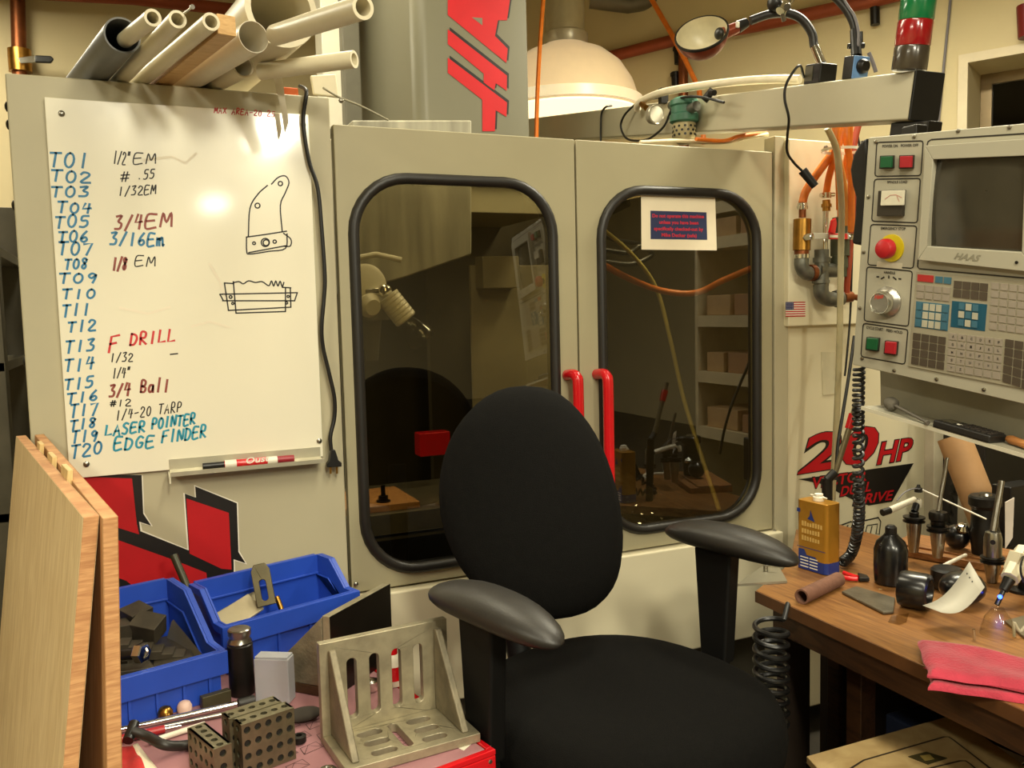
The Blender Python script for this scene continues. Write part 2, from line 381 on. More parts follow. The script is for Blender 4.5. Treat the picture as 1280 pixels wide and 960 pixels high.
    # column base hidden behind the door header, and grey ducts left of the column
    mb = MB(); mb.bb((cx0-.25,.72,1.80),(cx1+.1,1.66,1.899)); mb.build('column_base', door_m, t, bevel=.004)
    for (pa,pb,yy,mt) in ((430,452,1.25,M('duct_dark_grey',(104,100,84),.45)),(404,428,1.3,white_p),(455,500,1.45,M('duct_pale_grey',(150,146,124),.35))):
        a = pY(pa,100,yy).x; b = pY(pb,100,yy).x
        mb = MB(); mb.bb((a,yy,1.7),(b,yy+.12,2.95)); mb.build('rear_duct', mt, t, bevel=.006)
    # clear splash hood arc left of the column
    arc = bez([pY(404,110,.12),pY(425,122,.16),pY(452,133,.25),pY(485,150,.35)],8)
    mb = MB(); mb.tube(arc,.003,8); mb.build('hood_rim', M('rim_beige',(150,144,118),.4), t)
    # interior: table, spindle head, lining, way cover
    tin = M('table_steel',(120,114,98),.4,.6,var=.12,scale=20)
    mb = MB(); mb.bb((.25,.30,.78),(1.12,.75,.86))
    for k in range(3): mb.bb((.25,.297,.79+.0),(1.12,.30,.80))
    mb.build('work_table', tin, t, bevel=.004)
    mb = MB(); mb.bb((.3,.34,.60),(1.08,.7,.78)); mb.build('saddle', blackm, t, bevel=.004)
    hp = yplane(.45)
    hd = [hp(x,y) for x,y in ((440,150),(590,150),(590,318),(508,346),(440,366))]
    mb = MB(); mb.prism(hd, (0,.3,0)); mb.build('spindle_head', M('spindle_head_paint',(186,180,156),.5,var=.25,scale=3,stretch=(6,1,.6)), t, bevel=.006)
    mb = MB(); q = hp(478,372); mb.cyl((q.x,.6,q.z+.05),(q.x,.6,q.z-.07),.06); mb.cyl((q.x,.6,q.z-.07),(q.x,.6,q.z-.2),.035,.02); mb.build('spindle_nose', tin, t)
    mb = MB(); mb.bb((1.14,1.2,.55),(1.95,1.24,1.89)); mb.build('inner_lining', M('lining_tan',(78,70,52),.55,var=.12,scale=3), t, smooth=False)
    mb = MB(); mb.bb((1.906,.13,.5),(1.93,1.6,1.89)); mb.build('inner_lining', M('lining_tan'), t, smooth=False)  # dark liner added to cover the bright cabinet side behind the glass
    mb = MB(); a = pY(603,320,.9); b = pY(650,360,.9); mb.bb((a.x,.9,b.z),(b.x,.98,a.z)); mb.bb((a.x-.02,.98,.7),(1.6,1.0,a.z-.03)); mb.build('inner_cover', M('cover_tan',(168,156,120),.55,var=.1,scale=4), t, bevel=.004)
    mb = MB(); q = pY(532,560,.62); mb.bb((q.x-.02,.62,q.z-.03),(q.x+.09,.68,q.z+.05)); mb.build('red_block', red_m, t, bevel=.004)
    mb = MB(); mb.prism([(1.19,.10,.66),(1.84,.10,.66),(1.84,.9,.80),(1.19,.9,.80)], (0,0,-.02)); mb.build('chip_tray', M('chip_tray_steel',(90,80,60),.5,.4,var=.3,scale=30), t, smooth=False)
    # metal chips lying on the tray
    mb = MB(); rnd = random.Random(3)
    for i in range(420):
        x = rnd.uniform(1.21,1.7); y = rnd.triangular(.12,.8,.3); z = .662+(y-.1)*.175
        s = rnd.uniform(.003,.009); a = rnd.uniform(0,6.3); c = Vector((x,y,z+.003))
        e1 = Vector((math.cos(a),math.sin(a),rnd.uniform(-.4,.6)))*s; e2 = Vector((-math.sin(a),math.cos(a),rnd.uniform(-.3,.8)))*s*.5
        mb.prism([c,c+e1,c+e1+e2,c+e2], (0,0,.0012))
    o = mb.build('metal_chips', M('swarf',(200,196,180),.25,.9), t, smooth=False); o['kind'] = 'stuff'
    # hoses behind the right window
    for pts,r,mt in (([(752,330,.25),(790,350,.32),(830,364,.34),(870,366,.30),(905,350,.22),(945,333,.14)],.011,orange),
                     ([(752,285,.5),(790,318,.5),(820,360,.5),(838,425,.45),(855,500,.4),(880,580,.3),(899,638,.2)],.0075,M('yellow_tube',(176,160,88),.4)),
                     ([(752,312,.6),(785,316,.6),(800,308,.6),(815,318,.6),(790,330,.6),(755,327,.6)],.010,black),
                     ([(745,200+90,.7),(770,300,.7),(800,305,.75)],.009,black)):
        mb = MB(); mb.tube(bez([pY(x,y,d) for x,y,d in pts],8), r, 10); mb.build('coolant_hose', mt, t)
    # right hand cabinet front, flag plate
    mb = MB(); x1 = pY(1161,600,.02).x
    mb.bb((XE+.036,.012,.1),(x1,.9,1.90)); cb = mb.build('control_cabinet', cream, t, bevel=.008)
    mb = MB(); a = pY(986,170,-.02); b = pY(1100,404,-.02); mb.bb((a.x,-.02,b.z),(b.x,.0105,1.962)); fp = mb.build('fitting_plate', cream, t, bevel=.004)
    for x,y in ((1032,185),(1077,179)):
        q = pY(x,y,-.021); mb = MB(); mb.lathe([(.008,0),(.008,.003),(.004,.005)], q, (0,-1,0), 10); mb.build('screw', steel, t, fp)
    # flag sticker: 13 stripes and a blue canton
    fl = yplane(-.0212); x0,x1,y0,y1 = 982,1006.5,377.5,396
    mb = MB()
    for k in range(13):
        mb.mi = 0 if k%2==0 else 1; f0 = y0+(y1-y0)*k/13; f1 = y0+(y1-y0)*(k+1)/13
        mb.prism([fl(x0,f0),fl(x1,f0-.4),fl(x1,f1-.4),fl(x0,f1)], (0,-.0004,0))
    mb.mi = 2; mb.prism([fl(x0,y0,.0005),fl(x0+10,y0-.1,.0005),fl(x0+10,y0+9.8,.0005),fl(x0,y0+10,.0005)], (0,-.0004,0))
    mb.mi = 1
    for i in range(5):
        for j in range(4):
            q = fl(x0+1.3+i*1.85, y0+1.5+j*2.3,.001); mb.box(q,(.0016,.0004,.0016))
    mb.build('flag_sticker', [cred,cwhite,M('flag_blue',(44,52,104),.5)], t, fp, smooth=False)
    # left panel decal (red letter shapes with black shadow and white edge)
    pp = yplane(0)
    def dec(name, polys, mt, h):
        mb = MB()
        for pl in polys: mb.prism([pp(x,y,h) for x,y in pl], (0,-.0003,0))
        mb.build(name, mt, t, smooth=False)
    dec('panel_decal_edge', [[(100,590),(178.5,594),(180.5,641),(191,658),(176,654),(178,663),(234,686),(229,616),(243.5,621),(242.5,606),(297.5,628),(299.5,689),(309,705.5),(293.5,701),(295.5,760),(90,760)]], cwhite, .0006)
    dec('panel_decal_shadow', [[(100,592),(177,594),(179,642),(189,657),(174,652),(175.5,664),(236,688),(231,617),(245,622),(244,608),(296,629),(298,690),(307,704),(292,699),(293,760),(100,760)]], cblack, .0012)
    dec('panel_decal', [[(100,596),(165,598),(171,655),(174,668),(139,657),(100,645)], [(100,659),(139,672),(220,701),(258,716),(262,760),(200,760),(158,726),(139,719),(100,700)], [(233,623),(286,641),(289.5,712),(277,711),(237,692)]], cred, .0018)
    # 20HP decal on the cabinet
    cbp = yplane(.012)
    mb = MB(); mb.prism([cbp(x,y,.0006) for x,y in ((998,599),(1142,579),(1115,627),(1086,632),(1069,626),(1052,618),(1032,606))], (0,-.0003,0)); mb.build('cabinet_decal_wedge', cblack, t, cb, smooth=False)
    for bold,h,mt,nm in ((.06,.0006,cblack,'cabinet_decal_outline'),(.022,.0014,cred,'cabinet_decal')):
        mb = MB(); g = 1.3 if bold > .05 else 0
        ptext(mb,'2',(997-g,593+g),(1046+g,585+g),(1012-g,543-g),cbp,h,bold); ptext(mb,'0',(1047-g,585+g),(1091+g,577+g),(1060-g,537-g),cbp,h,bold)
        ptext(mb,'HP',(1096-g,581+g),(1136+g,574+g),(1103-g,553-g),cbp,h,bold)
        ptext(mb,'VECTOR',(1014-g,611+g),(1083+g,601+g),(1016-g,597-g),cbp,h+.0004,bold); ptext(mb,'DUAL',(1050-g,621+g),(1088+g,614+g),(1053-g,608-g),cbp,h+.0004,bold); ptext(mb,'DRIVE',(1066-g,632+g),(1114+g,625+g),(1070-g,619-g),cbp,h+.0004,bold)
        mb.build(nm, mt, t, cb, smooth=False)
    mb = MB(); nn = Vector((0,-1,0))
    for pl in ([(1050,657),(1064,652),(1066,654),(1054,690),(1048,690)],[(1056,662),(1060,657)],[(1080,651),(1098,647),(1101,652),(1099,668),(1095,667),(1097,655),(1084,657),(1079,678)],[(1090,658),(1084,684)],[(1050,688),(1064,682)]):
        ribbon(mb, [cbp(x,y,.001) for x,y in pl], .005, nn)
    mb.build('cabinet_decal_lines', cblack, t, cb, smooth=False)
    # faint plate on the post of the cabinet
    mb = MB(); mb.prism([cbp(x,y,.0) for x,y in ((1026,440),(1043,440),(1043,492),(1028,494))],(0,-.003,0)); mb.build('data_plate', M('plate_beige',(206,198,168),.5), t, cb, smooth=False)
    # bolts along the panel's left edge
    for x,y in ((77,142),):
        pass
    for x,y in ((13,120),(16,146),(19,246),(24,460)):
        q = pX(x-9,y,XL-.001); q.y = max(.05,min(q.y,.3)); mb = MB(); mb.lathe([(.011,0),(.011,.006),(.005,.009)], (XL,q.y,q.z), (-1,0,0), 8); mb.build('side_bolt', blackm, t)
    for x,y in ((426,126),(445,730),(968,664)):
        q = pY(x,y,0); mb = MB(); mb.lathe([(.006,0),(.006,.004),(.003,.006)], q, (0,-1,0), 8); mb.build('screw', steel, t)
build_mill()
def warning_sign():
    y = .0128; pl = yplane(y); t = thing('warning_sign','white sheet with a navy panel of red warning text on the right door window','sign',pY(848,312,y))
    mb = MB(); mb.prism([pl(x,yy) for x,yy in ((801.5,243.5),(894,247),(896,313),(802,312))],(0,.001,0)); mb.build('sheet', M('sign_paper',(244,232,204),.6,var=.02), t, smooth=False)
    mb = MB(); mb.prism([pl(x,yy,.0004) for x,yy in ((813,263.3),(883,265.4),(884,299.8),(813.3,298.8))],(0,-.0003,0)); mb.build('text_panel', M('sign_navy',(46,54,92),.6,var=.03), t, smooth=False)
    for i,(tx,x0,x1) in enumerate((('Do not operate this machine',815.5,880),('unless you have been',824,873),('specifically checked-out by',817.5,879),('Mike Decker (safe)',827,871))):
        b = 273.2+i*8.0; mb = MB(); ptext(mb,tx,(x0,b),(x1,b+1.0),(x0,b-6.0),pl,.0011,.03); mb.build('text_line', M('sign_red_text',(206,44,64),.6,var=.02), t, smooth=False)
warning_sign()

# ------------------------------------------------------------------ the support arm (part of the machine) and pendant frame
B0 = pD(1143,88,2.0)
bdir = -ray(221,203).normalized()                       # towards the viewer
bw = Vector((1,0,0)); bw = (bw - bdir*bw.dot(bdir)).normalized()
bup = bw.cross(bdir).normalized(); bup = bup if bup.z > 0 else -bup
BP = Plane(B0, -bw)                                     # the arm's left face
BH = (BP(1137,150)-B0).dot(-bup); BW = .086
def arm_at(px): return BP(px, 88-.1255*(px-1143))       # a point on the arm's top left edge
def build_arm():
    t = mill; L = 2.45
    def sec(s, e=0): A = B0 - bdir*s; return [A-bup*e+bw*e, A-bup*e+bw*(BW-e), A-bup*(BH-e)+bw*(BW-e), A-bup*(BH-e)+bw*e]
    mb = MB(); mb.prism(sec(0.0), -bdir*L); arm = mb.build('support_arm', beam_m, t, bevel=.006)
    mb = MB(); mb.prism(sec(-.0005,-.001), bdir*.006); mb.build('end_cap', black, t, arm, bevel=.006)
    for s in (.18,.24,.3): pass
    mb = MB()
    for (a,b) in ((840,854),(857,872),(880,897)):
        A = arm_at(a); B = arm_at(b); mb.prism([A-bw*.001,B-bw*.001,B-bw*.001-bup*.006,A-bw*.001-bup*.006], -bw*.0008)
    mb.build('edge_trim', cwhite, t, arm, smooth=False)
    # hanger bracket for the pendant
    A = BP(1105,152); B = BP(1152,149)
    mb = MB(); mb.prism([A+bw*.02-bup*.001,B+bw*.02-bup*.001,B+bw*.065-bup*.001,A+bw*.065-bup*.001], -bup*.05); mb.build('pendant_bracket', blackm, t, arm, bevel=.004)
build_arm()

# ================================================================== whiteboard with its writing
ST = {'T':['0,1 1,1','.5,1 .45,0'],'0':['o.5,.5,.42,.5'],'1':['.5,1 .45,0'],'2':['.05,.8 .3,1 .75,.9 .8,.65 .1,.05 1,.0'],'3':['.1,.95 .8,1 .4,.58 .85,.4 .7,.05 .05,.02'],
 '4':['.3,1 .05,.45 .95,.5','.75,.95 .65,0'],'5':['.9,1 .25,.97 .2,.6 .75,.58 .85,.25 .5,.02 .05,.05'],'6':['.7,1 .25,.6 .1,.2 .5,.0 .85,.2 .6,.45 .2,.3'],'7':['.05,.95 .95,1 .45,0'],
 '8':['.8,.85 .45,1 .15,.8 .75,.3 .5,.0 .15,.2 .7,.65 .8,.85'],'9':['.85,.8 .45,1 .15,.75 .45,.5 .85,.8 .75,.35 .6,0'],'E':['.9,1 .1,.97 .05,.0 .95,.03','.08,.52 .75,.55'],'M':['0,0 .15,1 .5,.3 .85,1 1,0'],
 'm':['.0,.6 .05,0','.05,.5 .3,.65 .42,.0','.42,.45 .7,.65 .9,.0 1,.1'],'/':['.85,1.05 .1,-.05'],'"':['.3,1.1 .25,.8','.7,1.1 .65,.8'],'#':['.35,1 .2,0','.75,1 .6,0','0,.65 1,.7','0,.3 .95,.35'],'.':['.45,.05 .5,.0'],
 'F':['.95,1 .1,.95 .0,0','.05,.5 .7,.55'],'D':['.1,1 .05,0','.1,1 .7,.85 .9,.5 .6,.05 .05,0'],'R':['.1,0 .1,1 .75,.95 .7,.55 .1,.5 .95,.0'],'I':['.5,1 .45,0'],'L':['.1,1 .05,.03 .95,.08'],'V':['0,.9 .4,.0 1,1'],
 'B':['.1,0 .1,1 .75,.9 .65,.55 .1,.52 .85,.35 .7,.02 .1,0'],'a':['.8,.6 .3,.6 .1,.25 .35,.0 .75,.2 .8,.6 .9,0'],'l':['.5,1.1 .45,0'],'-':['.1,.45 .9,.5'],'A':['0,0 .5,1 .95,0','.2,.4 .8,.42'],'P':['.1,0 .15,1 .85,.9 .75,.5 .15,.45'],
 'S':['.9,.9 .5,1 .15,.75 .8,.4 .6,.02 .05,.1'],'O':['o.5,.5,.45,.5'],'N':['.05,0 .1,1 .85,.05 .95,1'],'G':['.9,.85 .5,1 .1,.6 .2,.1 .7,.02 .9,.4 .55,.42'],'X':['.05,1 .95,0','.9,1 .05,.0'],"'":['.5,1 .45,.75'],' ':[]}
def strokes(ch):
    out = []
    for s in ST[ch]:
        if s[0] == 'o':
            cx,cy,rx,ry = [float(v) for v in s[1:].split(',')]
            out.append([(cx+rx*math.sin(2*math.pi*i/14), cy+ry*math.cos(2*math.pi*i/14)) for i in range(15)])
        else:
            P = [tuple(float(v) for v in q.split(',')) for q in s.split()]
            if len(P) > 3: P = [(q.x,q.y) for q in bez([(x,y,0) for x,y in P],4)]
            out.append(P)
    return out
WBY = -.012
wbp = yplane(WBY-.0004)
hr = random.Random(5)
def hand(mb, txt, x, y, x1, h, slope, w=.0048, sl=.12):      # handwriting: left, baseline, right, height in the board's own sheet
    n = len(txt); adv = (x1-x)/n
    for i,ch in enumerate(txt):
        cx = x+adv*i; cw = adv*(.74 if n < 8 else .7); jy = hr.uniform(-.06,.06)*h; hh = h*hr.uniform(.9,1.06)
        for s in strokes(ch):
            pts = []
            for u,v in s:
                px = cx+cw*u+sl*hh*(v-.4); py = y+slope*(px-x)+jy-v*hh
                pts.append(wbp(px,py))
            if len(pts) > 1: ribbon(mb, pts, w, Vector((0,-1,0)))
wb = thing('whiteboard', 'white dry-erase board covered in a numbered tool list', 'whiteboard', pY(240,590,-.006))
def build_whiteboard():
    t = wb; board = M('whiteboard_gloss', (240,234,212), .25, var=.015, scale=3, spec=.5, coat=1.0)
    a = pY(55,121,WBY); b = pY(404,570,WBY)
    mb = MB(); mb.bb((a.x,WBY,pY(97,598,WBY).z),(b.x,-.001,a.z)); mb.build('board', board, t, bevel=.002)
    for x,y in ((77,142),(379,156),(108,580),(399,551)):
        q = pY(x,y,WBY); mb = MB(); mb.lathe([(.007,0),(.0065,.003),(.003,.005)], q, (0,-1,0), 12); mb.build('screw', steel, t)
    ink = {'blue':M('blue_marker',(52,128,172),.5,var=.1,scale=60),'teal':M('teal_marker',(40,150,178),.5,var=.1,scale=60),'black':M('black_marker',(34,30,28),.5),'red':M('red_marker',(214,52,56),.5,var=.1,scale=60),'brown':M('brown_red_marker',(150,72,62),.5,var=.1,scale=60),'faint':M('smudged_marker',(236,226,204),.5,var=.02)}
    T = [('T01',62,208,116,17),('T02',64,227,118,14),('T03',64,246,116,13),('T04',72,266,118,13),('T05',69,285,115,15),('T06',73,303,114,13),('T07',73,319,119,15),('T08',81,337,112,13),('T09',74,355,126,12),('T10',78,374,123,12),('T11',78,396,116,14),('T12',85,416,123,13),('T13',82,441,122,14),('T14',81,465,121,14),('T15',81,488,120,13),('T16',84,505,126,13),('T17',88,522,125,15),('T18',88,538,123,12),('T19',90,555,125,14),('T20',89,573,131,15)]
    for s,x,y,x1,h in T:
        mb = MB(); hand(mb,s,x,y,x1,h,.03-(y-200)*.0005); mb.build('handwriting', ink['blue'], t, smooth=False)
    for s,x,y,x1,h,c,sl in (('1/2"',142,205,164,15,'black',0),('EM',167,205,199,13,'black',-.03),('#',151,227,165,13,'black',0),('.55',172,224,195,12,'black',-.05),('1/32EM',148,245,197,11,'black',-.06),
        ('3/4',144,287,181,17,'brown',-.02),('EM',182,285,220,17,'brown',-.04),('3/16Em',138,306,208,15,'blue',.02),('1/8',141,337,160,15,'brown',0),('EM',169,333,198,12,'black',-.05),('F',137,440,152,20,'red',-.1),('DRILL',163,431,222,15,'red',-.08),
        ('1/32',138,453,168,11,'black',-.05),('1/4"',141,473,164,13,'black',-.05),('3/4',137,496,165,15,'brown',-.05),('Ball',176,491,214,15,'brown',-.03),('#12',138,508,166,8,'black',-.03),('1/4-20 TARP',145,525,229,12,'black',-.13),
        ('LASER',132,545,184,13,'teal',-.13),('POINTER',190,536,246,13,'teal',-.11),('EDGE',143,563,196,15,'teal',-.1),('FINDER',203,553,260,15,'teal',-.12),('MAX AREA-20.25',268,141,345,7,'red',.07)):
        mb = MB(); hand(mb,s,x,y,x1,h,sl,.0028 if c=='black' else (.0022 if 'MAX' in s else .005)); mb.build('handwriting', ink[c], t, smooth=False)
    k = .336
    def draw(polys, oy, name):
        mb = MB()
        for P in polys:
            Q = [(x,y,0) for x,y in P]; Q = [(q.x,q.y) for q in bez(Q,4)] if len(P) > 3 else P
            ribbon(mb, [wbp(x*k, oy+y*k) for x,y in Q], .0032, Vector((0,-1,0)))
        mb.build(name, ink['black'], t, smooth=False)
    c = lambda x,y,r: [(x+r*math.cos(.6*i),y+r*math.sin(.6*i)) for i in range(12)]
    draw([[(1010,685),(1035,660),(1062,655),(1075,680),(1060,720),(1043,765),(1050,862)],[(995,690),(960,722),(930,775),(924,880)],[(917,882),(990,872),(1066,860)],[(917,882),(918,935),(930,945),(1000,935),(1062,924),(1068,870)],[(1055,868),(1082,890),(1080,915),(1058,916)],c(1043,683,8),c(958,765,9),c(945,905,5),c(987,902,15),c(990,903,11),c(1022,899,6),[(925,940),(1065,914)]], 0, 'bracket_sketch')
    draw([[(835,160),(850,262)],[(850,262),(1082,250)],[(1082,250),(1080,178)],[(868,155),(878,272)],[(878,272),(1062,266)],[(1062,266),(1062,176)],[(818,202),(1106,196)],[(828,226),(1097,226)],[(818,202),(830,224)],[(1106,196),(1096,226)],[(870,158),(890,155),(905,163),(925,152),(950,158),(975,155),(1000,170),(1010,152),(1018,172),(1026,152),(1034,172),(1042,153),(1050,174),(1056,158)],[(835,160),(870,162)],[(1050,176),(1082,178)],c(858,212,5),c(866,236,4),c(1072,210,4),c(1066,234,4)], 300, 'vise_sketch')
    for P in ([(180,200),(215,196),(232,204),(245,192)],[(150,385),(185,392),(212,384)],[(262,330),(275,352),(282,372)],[(240,408),(262,402),(286,409)]):
        mb = MB(); ribbon(mb,[wbp(x,y) for x,y in P],.006,Vector((0,-1,0))); mb.build('smudge', ink['faint'], t, smooth=False)
    mb = MB(); ribbon(mb,[wbp(213,443),(wbp(222,442))],.003,Vector((0,-1,0))); mb.build('pen_dash', ink['black'], t, smooth=False)
    # pen tray
    al = M('tray_aluminium',(200,194,172),.35,.5,var=.05)
    A = pY(212,588,WBY); B = pY(390,566,WBY); D = .046
    mb = MB()
    q = [(0,0.028),(0,0),(-D,-.012),(-D,.004),(-D-.003,.004),(-D-.003,-.016),(0,-.004),(.0,0)]
    sec = lambda x: [Vector((x,WBY-.0005+y,A.z+z)) for y,z in ((0,.026),(0,-.001),(-D,-.008),(-D-.001,.002),(-D+.002,.002),(-D+.003,-.005),(-.003,.002),(-.003,.026))]
    s0 = sec(A.x); s1 = sec(B.x+.02)
    mb.rings([s0,s1]); tr = mb.build('pen_tray', al, t, smooth=False)
    mb = MB(); mb.prism([s0[1],s0[2],Vector((A.x,s0[2].y-.012,A.z-.022)),Vector((A.x,WBY-.02,A.z-.008))], (-.004,0,0)); mb.build('tray_end', al, t, tr, smooth=False)
    return A, B, D
TA, TB, TD = build_whiteboard()
def build_marker():
    t = thing('marker_pen', 'red and white dry-erase marker lying on the board tray', 'marker pen', (0,0,0), Mx=Matrix.Translation(pY(310,574,WBY-.03)))
    a = pY(253,579,WBY-.03); b = pY(367,566,WBY-.03); a.z = b.z = TA.z+.0075; d = (b-a).normalized(); L = (b-a).length; r = .0095
    f = lambda u,v: (a+d*(L*u), a+d*(L*v))
    mb = MB(); mb.cyl(*f(0,.24), r*.8); mb.build('cap', black, t)
    mb = MB(); mb.cyl(*f(.23,.70), r); mb.build('barrel', red_m, t)
    mb = MB(); mb.cyl(*f(.235,.36), r*1.04); mb.cyl(*f(.70,.81), r*.99); mb.build('white_band', cwhite, t)
    mb = MB(); mb.cyl(*f(.80,1), r*.92); mb.build('end_plug', M('dark_red_plastic',(150,30,44),.4), t)
    mp = Plane(a+Vector((0,-r-.0006,0)), Vector((0,-1,0))); mb = MB(); ptext(mb,'Oust',(307,580),(336,576.5),(308,572),mp,0,.02); mb.build('barrel_print', cwhite, t, smooth=False)
build_marker()
# black cord hanging down the panel to a plug
def build_cord():
    t = thing('power_cord', 'black power cord hanging down the whiteboard edge to its plug', 'cord', pY(416,575,-.03))
    P = [(375,108,.10),(381,111,.0),(383,118,-.03),(379,152,-.025),(386,200,-.025),(397,235,-.025),(402,285,-.025),(406,345,-.025),(405,372,-.025),(402,410,-.025),(404,435,-.022),(411,465,-.022),(418,497,-.022),(418,522,-.022),(413,545,-.026),(414,563,-.028)]
    mb = MB(); mb.tube(bez([pY(x,y,Y) for x,y,Y in P],6), .0052, 10); mb.build('cable', black, t)
    pl = yplane(-.018); mb = MB()
    mb.prism([pl(x,y) for x,y in ((412,561),(417,561),(421,574),(425,577),(425,582),(407,583),(407,579),(410,575))], (0,-.02,0)); pg = mb.build('plug', black, t, bevel=.002)
    mb = MB()
    for x in (411.5,419.5): mb.prism([pl(x,582,.008),pl(x+2.6,582,.008),pl(x+2.8,592,.008),pl(x+.4,592,.008)], (0,-.003,0))
    mb.build('prong', brass, t, pg, smooth=False)
build_cord()

# ================================================================== pipes lying on top of the machine
greyp = M('grey_pvc', (96,96,94), .45, var=.1, scale=10)
def pipe_on_top(label, end, edge, rpx, mat, wall=.16, zoff=None, back=.24, group='pipes on top of the milling machine', z=None):
    # near end at height of a pipe resting on the top sheet, running back over the front edge
    r = .02
    for _ in range(6):
        zz = (z if z is not None else ZT+.002) + r; p = pZ(*end, zz); r = rpx*((RM.transposed() @ (p-CAM)).z)/F
    e = pY(*edge, 0.0); d = Vector((e.x-p.x, e.y-p.y, 0)).normalized(); L = (Vector((e.x,e.y,0))-Vector((p.x,p.y,0))).length + back
    mb = MB(); mb.pipe(p, p+d*L, r, r*(1-wall), 32)
    mb.mi = 1; mb.cyl(p+d*(L-.006), p+d*(L-.001), r*(1-wall)*.999, seg=32); mat = [mat, M('pipe_shade_dark',(22,19,16),.9)]  # dark disc stands in for the shade deep inside a long pipe
    return tag(mb.build('pipe', mat, smooth=True), label, 'pipe', group), p, d, r, L
o, p1, d1, r1, L1_ = pipe_on_top('thick dark grey pipe at the left of the pipes on the machine', (153,44), (126,96), 22, greyp, .1)
# thin white pipe sticking out of the grey pipe
dz_ = (RM.transposed() @ (p1-CAM)).z; a = pD(191,22,dz_*.91); m_ = pD(160,47,dz_*1.0+.004); rr = .0155
b = m_ + (m_-a).normalized()*.03
mb = MB(); mb.pipe(a, b, rr, rr*.68, 24); tag(mb.build('pipe', pvc), 'thin white pipe sticking out of the dark grey pipe', 'pipe', 'pipes on top of the milling machine')
pipe_on_top('thin white pipe with a nail in its mouth', (222,24), (158,97), 11, pvc, .3)
pn = None
def nail():
    q = pZ(222,24,ZT+.02); a = pD(222,24,1.66); b = pD(240,9,1.60)
    mb = MB(); mb.cyl(pD(219,25,1.70), b, .0018, seg=8); mb.cyl(b, b+(b-a).normalized()*.003, .0045, seg=10)
    tag(mb.build('nail', steel), 'steel nail standing in the mouth of a thin white pipe', 'nail')
nail()
pipe_on_top('thin white pipe lying against the square wooden stick', (264,27), (184,99), 11, pvc, .3)
def stick():
    p = pZ(284,44,ZT+.004); e = pY(208,103,0); d = Vector((e.x-p.x,e.y-p.y,0)).normalized(); s = d.cross(Vector((0,0,1))); w = .036
    P = [p-s*w/2, p+s*w/2, p+s*w/2+Vector((0,0,w*1.05)), p-s*w/2+Vector((0,0,w*1.05))]
    mb = MB(); mb.prism(P, d*.98); tag(mb.build('wooden_stick', wood('pine_wood',(214,174,116),(196,152,92),8,(1.5,12,12)), bevel=.0015), 'square pine stick lying among the pipes on the machine', 'stick')
stick()
thinw = M('milky_tube', (236,228,206), .4, var=.03, trans=.12)
pipe_on_top('thin-walled milky tube beside the square wooden stick', (317,46), (247,107), 19.5, thinw, .04)
pipe_on_top('short cream pipe under the large white ring tube', (304,83), (279,110), 13.5, pvc, .16)
o, pr, dr_, rrg, Lr = pipe_on_top('large white ring tube with dark mouth on the machine', (352,12), (318,106), 46, pvc, .17, z=ZT+.041)
def long_pipe(label, a, da, b, db, rpx, wall=.3, ext=.5):
    A = pD(*a,da); B = pD(*b,db); d = (B-A).normalized(); r = rpx*da/F
    mb = MB(); mb.pipe(A, B+d*ext, r, r*(1-wall), 28); tag(mb.build('pipe', pvc), label, 'pipe', 'pipes on top of the milling machine')
long_pipe('white pipe slanting up out of the large ring tube', (454,9), 1.52, (347,43), 1.80, 15, .3, .01)
A_ = pZ(443,74,ZT+.0215); B_ = pZ(326,89.6,ZT+.0215); mb = MB(); mb.pipe(A_,B_,.0188,.0128,28); tag(mb.build('pipe', pvc), 'thin white pipe reaching right below the slanting pipe', 'pipe', 'pipes on top of the milling machine')
def tape():
    pl = Plane(pY(352,92,-.06), Vector((-.15,-1,0)))
    mb = MB(); mb.prism([pl(x,y) for x,y in ((341,93),(352,90),(357,128),(361,152),(356,168),(352,140))], (0,.0015,0))
    tag(mb.build('tape_strip', M('masking_tape_white',(226,218,196),.6), smooth=False), 'tapering white tape strip hanging from the pipes over the board', 'tape')
tape()
def orange_scrap():
    q = pY(359,107,.03); mb = MB(); mb.bb((q.x-.02,.02,ZT+.001),(q.x+.025,.07,ZT+.022)); tag(mb.build('foam_block', M('orange_foam',(206,98,40),.7), bevel=.004), 'small orange block on the machine top beside the cord', 'block')
orange_scrap()
def film():
    pl = yplane(.18); mb = MB()
    mb.prism([pl(x,y) for x,y in ((388,94),(420,92),(424,122),(392,118))], (0,.012,0)); tag(mb.build('plastic_cup', pvc, bevel=.004), 'pale plastic box end behind the thin white pipe', 'box')
film()

